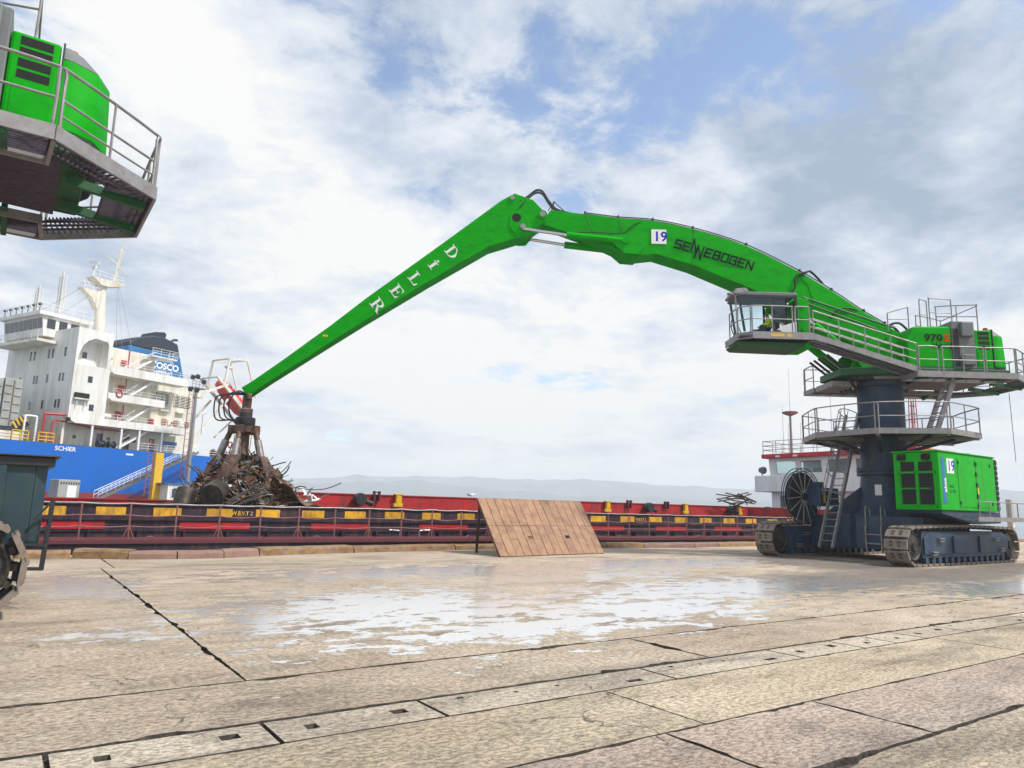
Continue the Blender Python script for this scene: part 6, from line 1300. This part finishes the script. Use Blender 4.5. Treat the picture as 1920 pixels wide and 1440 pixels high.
# ---------------- things on the far berth
gw0, gw1 = Vector(ship_world(3.2, -3, 1.35)), Vector(ship_world(18.4, -2.2, 8.7))
GWY = thing('gangway', 'long aluminium gangway sloping up the blue ship side', 'gangway', gw0)
d = gw1 - gw0; sd_ = Vector((-d.y, d.x, 0)).normalized() * .45
m = MB()
for s in (-1, 1): m.beam(sd_ * s, d + sd_ * s, .08, .35)
m.build('stringer', ['worn_steel'], GWY)
m = MB()
for k in range(44): c = d * ((k + .5) / 44); m.beam(c - sd_, c + sd_, .22, .03)
m.build('tread', ['grey_steel'], GWY)
m = MB()
for s in (-1, 1):
    m.tube([sd_ * s + Vector((0, 0, 1.1)), d + sd_ * s + Vector((0, 0, 1.1))], .04, 5); m.tube([sd_ * s + Vector((0, 0, .6)), d + sd_ * s + Vector((0, 0, .6))], .03, 5)
    for k in range(14): c = d * (k / 13) + sd_ * s; m.tube([c, c + Vector((0, 0, 1.1))], .03, 5)
m.build('handrail', ['sticker_white'], GWY, smooth=True)
YP = thing('yellow_post', 'tall yellow steel dolphin post with ladder standing before the blue ship', 'post', ship_world(10.2, -5, .95))
m = MB(); m.box(-.62, .62, -.4, .4, 0, 7.0); m.build('post_body', ['yellow_paint'], YP, rz=SA, bevel=.04)
m = MB(); ladder(m, (-1.3, -.3, 1.0), (-1.3, -.3, 7.1), .9, (1, 0, 0), .55, .04, .06); m.tube([(-.85, -.45, 5.2), (-.6, -.4, 5.2)], .04, 5); m.tube([(-.85, -.45, 2.2), (-.6, -.4, 2.2)], .04, 5); m.build('post_ladder', ['rail_pink'], YP, rz=SA)
FM = thing('floodlight_mast', 'slim grey floodlight mast with lamps on top and a ladder, beside the ship gangway', 'light mast', ship_world(15.2, -5, .95))
m = MB(); m.tube([(0, 0, 0), (0, 0, 17.2)], [.32, .2], 10); m.build('pole', ['grey_steel'], FM, smooth=True)
m = MB(); ladder(m, (-.85, -.1, 4.6), (-.85, -.1, 16.8), .75, (1, 0, 0), .9, .03, .05); ladder(m, (-.9, -.1, .9 + 3.0), (-.9, -.1, 7.6), .7, (1, 0, 0), .7, .03, .05); m.build('mast_ladder', ['rail_pink'], FM, rz=SA)
m = MB(); m.box(-1.2, 1.2, -.6, .6, 16.9, 17.05); railing(m, [(-1.2, -.6, 17.05), (1.2, -.6, 17.05)], .9, .04, (.5, 1), .6, 5); m.build('mast_platform', ['grey_steel'], FM, rz=SA)
for x, z in ((-1.3, 18.4), (-.5, 18.6), (-1.5, 16.6), (.6, 18.0), (-.4, 16.6)): m = MB(); m.obox((x, -.7, z), (.3, 0, 0), (0, .12, .1), (0, -.12, .26)); m.build('floodlight', ['dark_glass'], FM, rz=SA)
GH = thing('guard_hut', 'small white quayside hut with window beside the yellow post', 'hut', ship_world(12.6, -6, .95))
m = MB(); m.box(-1.9, 2.4, -1.1, 1.1, 0, 2.7); m.build('hut_wall', ['white_paint'], GH, rz=SA); m = MB(); m.box(-2.6, 2.9, -1.3, 1.3, 2.72, 2.86); m.build('hut_roof', ['blue_stripe'], GH, rz=SA)
m = MB(); m.box(-1.3, 1.0, -1.16, -1.1, .9, 2.1); o = m.build('hut_window', ['dark_glass'], GH, rz=SA); m = MB()
for x in (-1.35, -.6, .2, 1.0): m.box(x - .05, x + .05, -1.2, -1.161, .85, 2.15)
m.build('window_frame', ['sticker_white'], o)
VC = thing('vent_cabinet', 'pale grey ventilated equipment cabinet on the far quay, near the dark ballast box', 'cabinet', ship_world(-3.2, -7, .95))
m = MB(); m.box(-1.3, 1.3, -1, 1, 0, 2.7); m.build('cabinet_body', ['hatch_grey'], VC, rz=SA, bevel=.08)
m = MB(); m.box(-.2, .9, -1.03, -1.0, .5, 2.0); m.build('cabinet_door', ['sticker_white'], VC, rz=SA)
for k in range(8): m = MB(); x = -1.05 + .3 * k; m.box(x, x + .15, -1.02, -1.0, 2.15, 2.4); m.build('vent_slot', ['hole_dark'], VC, rz=SA)
for k in range(2):
    m = MB(); m.tube(curve3([Vector(ship_world(24.7 + .3 * k, -.1, 8.8)) - Vector(ship_world(24.7, 0, 0)), Vector(ship_world(25.4 + .3 * k, -3, 5.8)) - Vector(ship_world(24.7, 0, 0)), Vector(ship_world(26.6 + .4 * k, -6.5, 1.2)) - Vector(ship_world(24.7, 0, 0))], 6), .07, 6)
    o = m.build('mooring_rope', ['rope'], smooth=True, loc=ship_world(24.7, 0, 0)); tag(o, 'pale mooring rope running down from the ship stern, %s of the pair' % ('left' if k == 0 else 'right'), 'rope', 'mooring ropes of the ship')

# ---------------- far right of the harbour
material('pier_concrete', (0.42, 0.40, 0.37), .9, 0, dirt=(.25, .23, .2), damount=.7, dscale=1)
CB = thing('concrete_post', 'weathered narrow concrete post standing behind the right crane and generator', 'post', (45.05, 17.2, 0))
m = MB(); m.box(-.16, .16, -.13, .13, 0, 2.8); m.build('post_body', ['pier_concrete'], CB, bevel=.02); m = MB(); m.box(-.08, .08, -.14, -.135, 1.3, 1.5); m.build('post_plate', ['sticker_white'], CB)
HV = thing('harbour_ship', 'distant dark blue vessel with orange deck crane at the far right edge', 'ship', (196, 62, -1.6), R(20)); HV.scale = (.42, .42, .42)
m = MB(); m.prism([(-22, 0), (22, 0), (27, 5), (22, 10), (-22, 10)], lambda p: (p[0] * .96, p[1], 0), lambda p: (p[0], p[1], 6.5)); m.build('vessel_hull', ['soot_navy'], HV)
m = MB(); m.box(4, 14, 1, 9, 6.5, 12.5); m.box(5, 12, 2, 8, 12.5, 15); m.build('vessel_house', ['deck_white'], HV)
for k in range(5): m = MB(); m.box(4.6 + 1.8 * k, 5.6 + 1.8 * k, .95, 1.0, 9.8, 10.9); m.build('vessel_window', ['dark_glass'], HV)
m = MB(); m.tube([(-8, 5, 6.5), (-8, 5, 15)], [1.6, 1.2], 10); m.box(-9.8, -6.2, 3.6, 6.4, 15, 18.5); m.beam((-8, 5, 18), (-6.5, 5, 27), .8, .8); m.build('deck_crane', ['lifeboat_orange'], HV); m = MB(); m.tube([(-8, 5, 17), (-30, 5, 33)], .22, 6); m.tube([(-8, 5, 15.6), (-30, 5, 32)], .18, 6); m.build('crane_jib', ['grey_steel'], HV)
# wire hanging from the right crane's deck
m = MB(); m.tube(curve3([(0, 0, 0), (.02, 0, -1.3), (.05, 0, -2.6), (.1, .02, -2.95)], 4), .012, 5); o = m.build('hanging_wire', ['black_rubber'], loc=(35.15, 13.05, 7.1)); tag(o, 'thin dark wire dangling from the rear deck edge of the right crane', 'wire')
# gulls over the barge
for (x, y, z, rz_, fl) in ((12.6, 36.4, 2.05, .4, .5), (13.3, 36.6, 1.82, .8, .35), (9.8, 27.9, 1.72, -.4, .3), (22.6, 36.8, 2.32, 1.9, .12)):
    gl = thing('gull', {12.6: 'white gull with raised wings beside the scrap heap, the upper one', 13.3: 'white gull flying low right of the scrap heap, the lower one', 9.8: 'small pale gull at the foot of the scrap heap', 22.6: 'gull perched on the red coaming behind the ramp board'}[x], 'gull', (x, y, z), rz_, 'gulls on the barge')
    m = MB(); m.tube([(-.24, 0, 0), (-.14, 0, .01), (0, 0, .02), (.14, 0, .04), (.22, 0, .06), (.28, 0, .05)], [.012, .05, .075, .055, .04, .008], 8); m.build('body', ['sticker_white'], gl, smooth=True)
    for s in (-1, 1): m = MB(); m.add([(.08, s * .05, .05), (-.08, s * .05, .04), (-.1, s * .34, .05 + fl * .6), (.06, s * .32, .06 + fl * .6), (-.12, s * .62, .05 + fl * .7)], [(0, 1, 2, 3), (3, 2, 4)]); o = m.build('wing', ['sticker_white'], gl); sm = o.modifiers.new('thick', 'SOLIDIFY'); sm.thickness = .015

# ================================================================== HAZE: one closed box of thin air
hm = bpy.data.materials.new('haze_air'); hm.use_nodes = True; t = hm.node_tree; t.nodes.clear()
ou = t.nodes.new('ShaderNodeOutputMaterial'); pv = t.nodes.new('ShaderNodeVolumePrincipled'); pv.inputs['Color'].default_value = (0.95, 0.975, 1.0, 1); pv.inputs['Density'].default_value = 0.00045; pv.inputs['Anisotropy'].default_value = 0.0
t.links.new(pv.outputs[0], ou.inputs['Volume']); MATS['haze_air'] = hm
m = MB(); m.box(-3800, 3800, -3800, 3800, -4.2, 165); hz = m.build('haze', ['haze_air']); hz['kind'] = 'stuff'; hz['label'] = 'pale haze over the bay'; hz['category'] = 'haze'
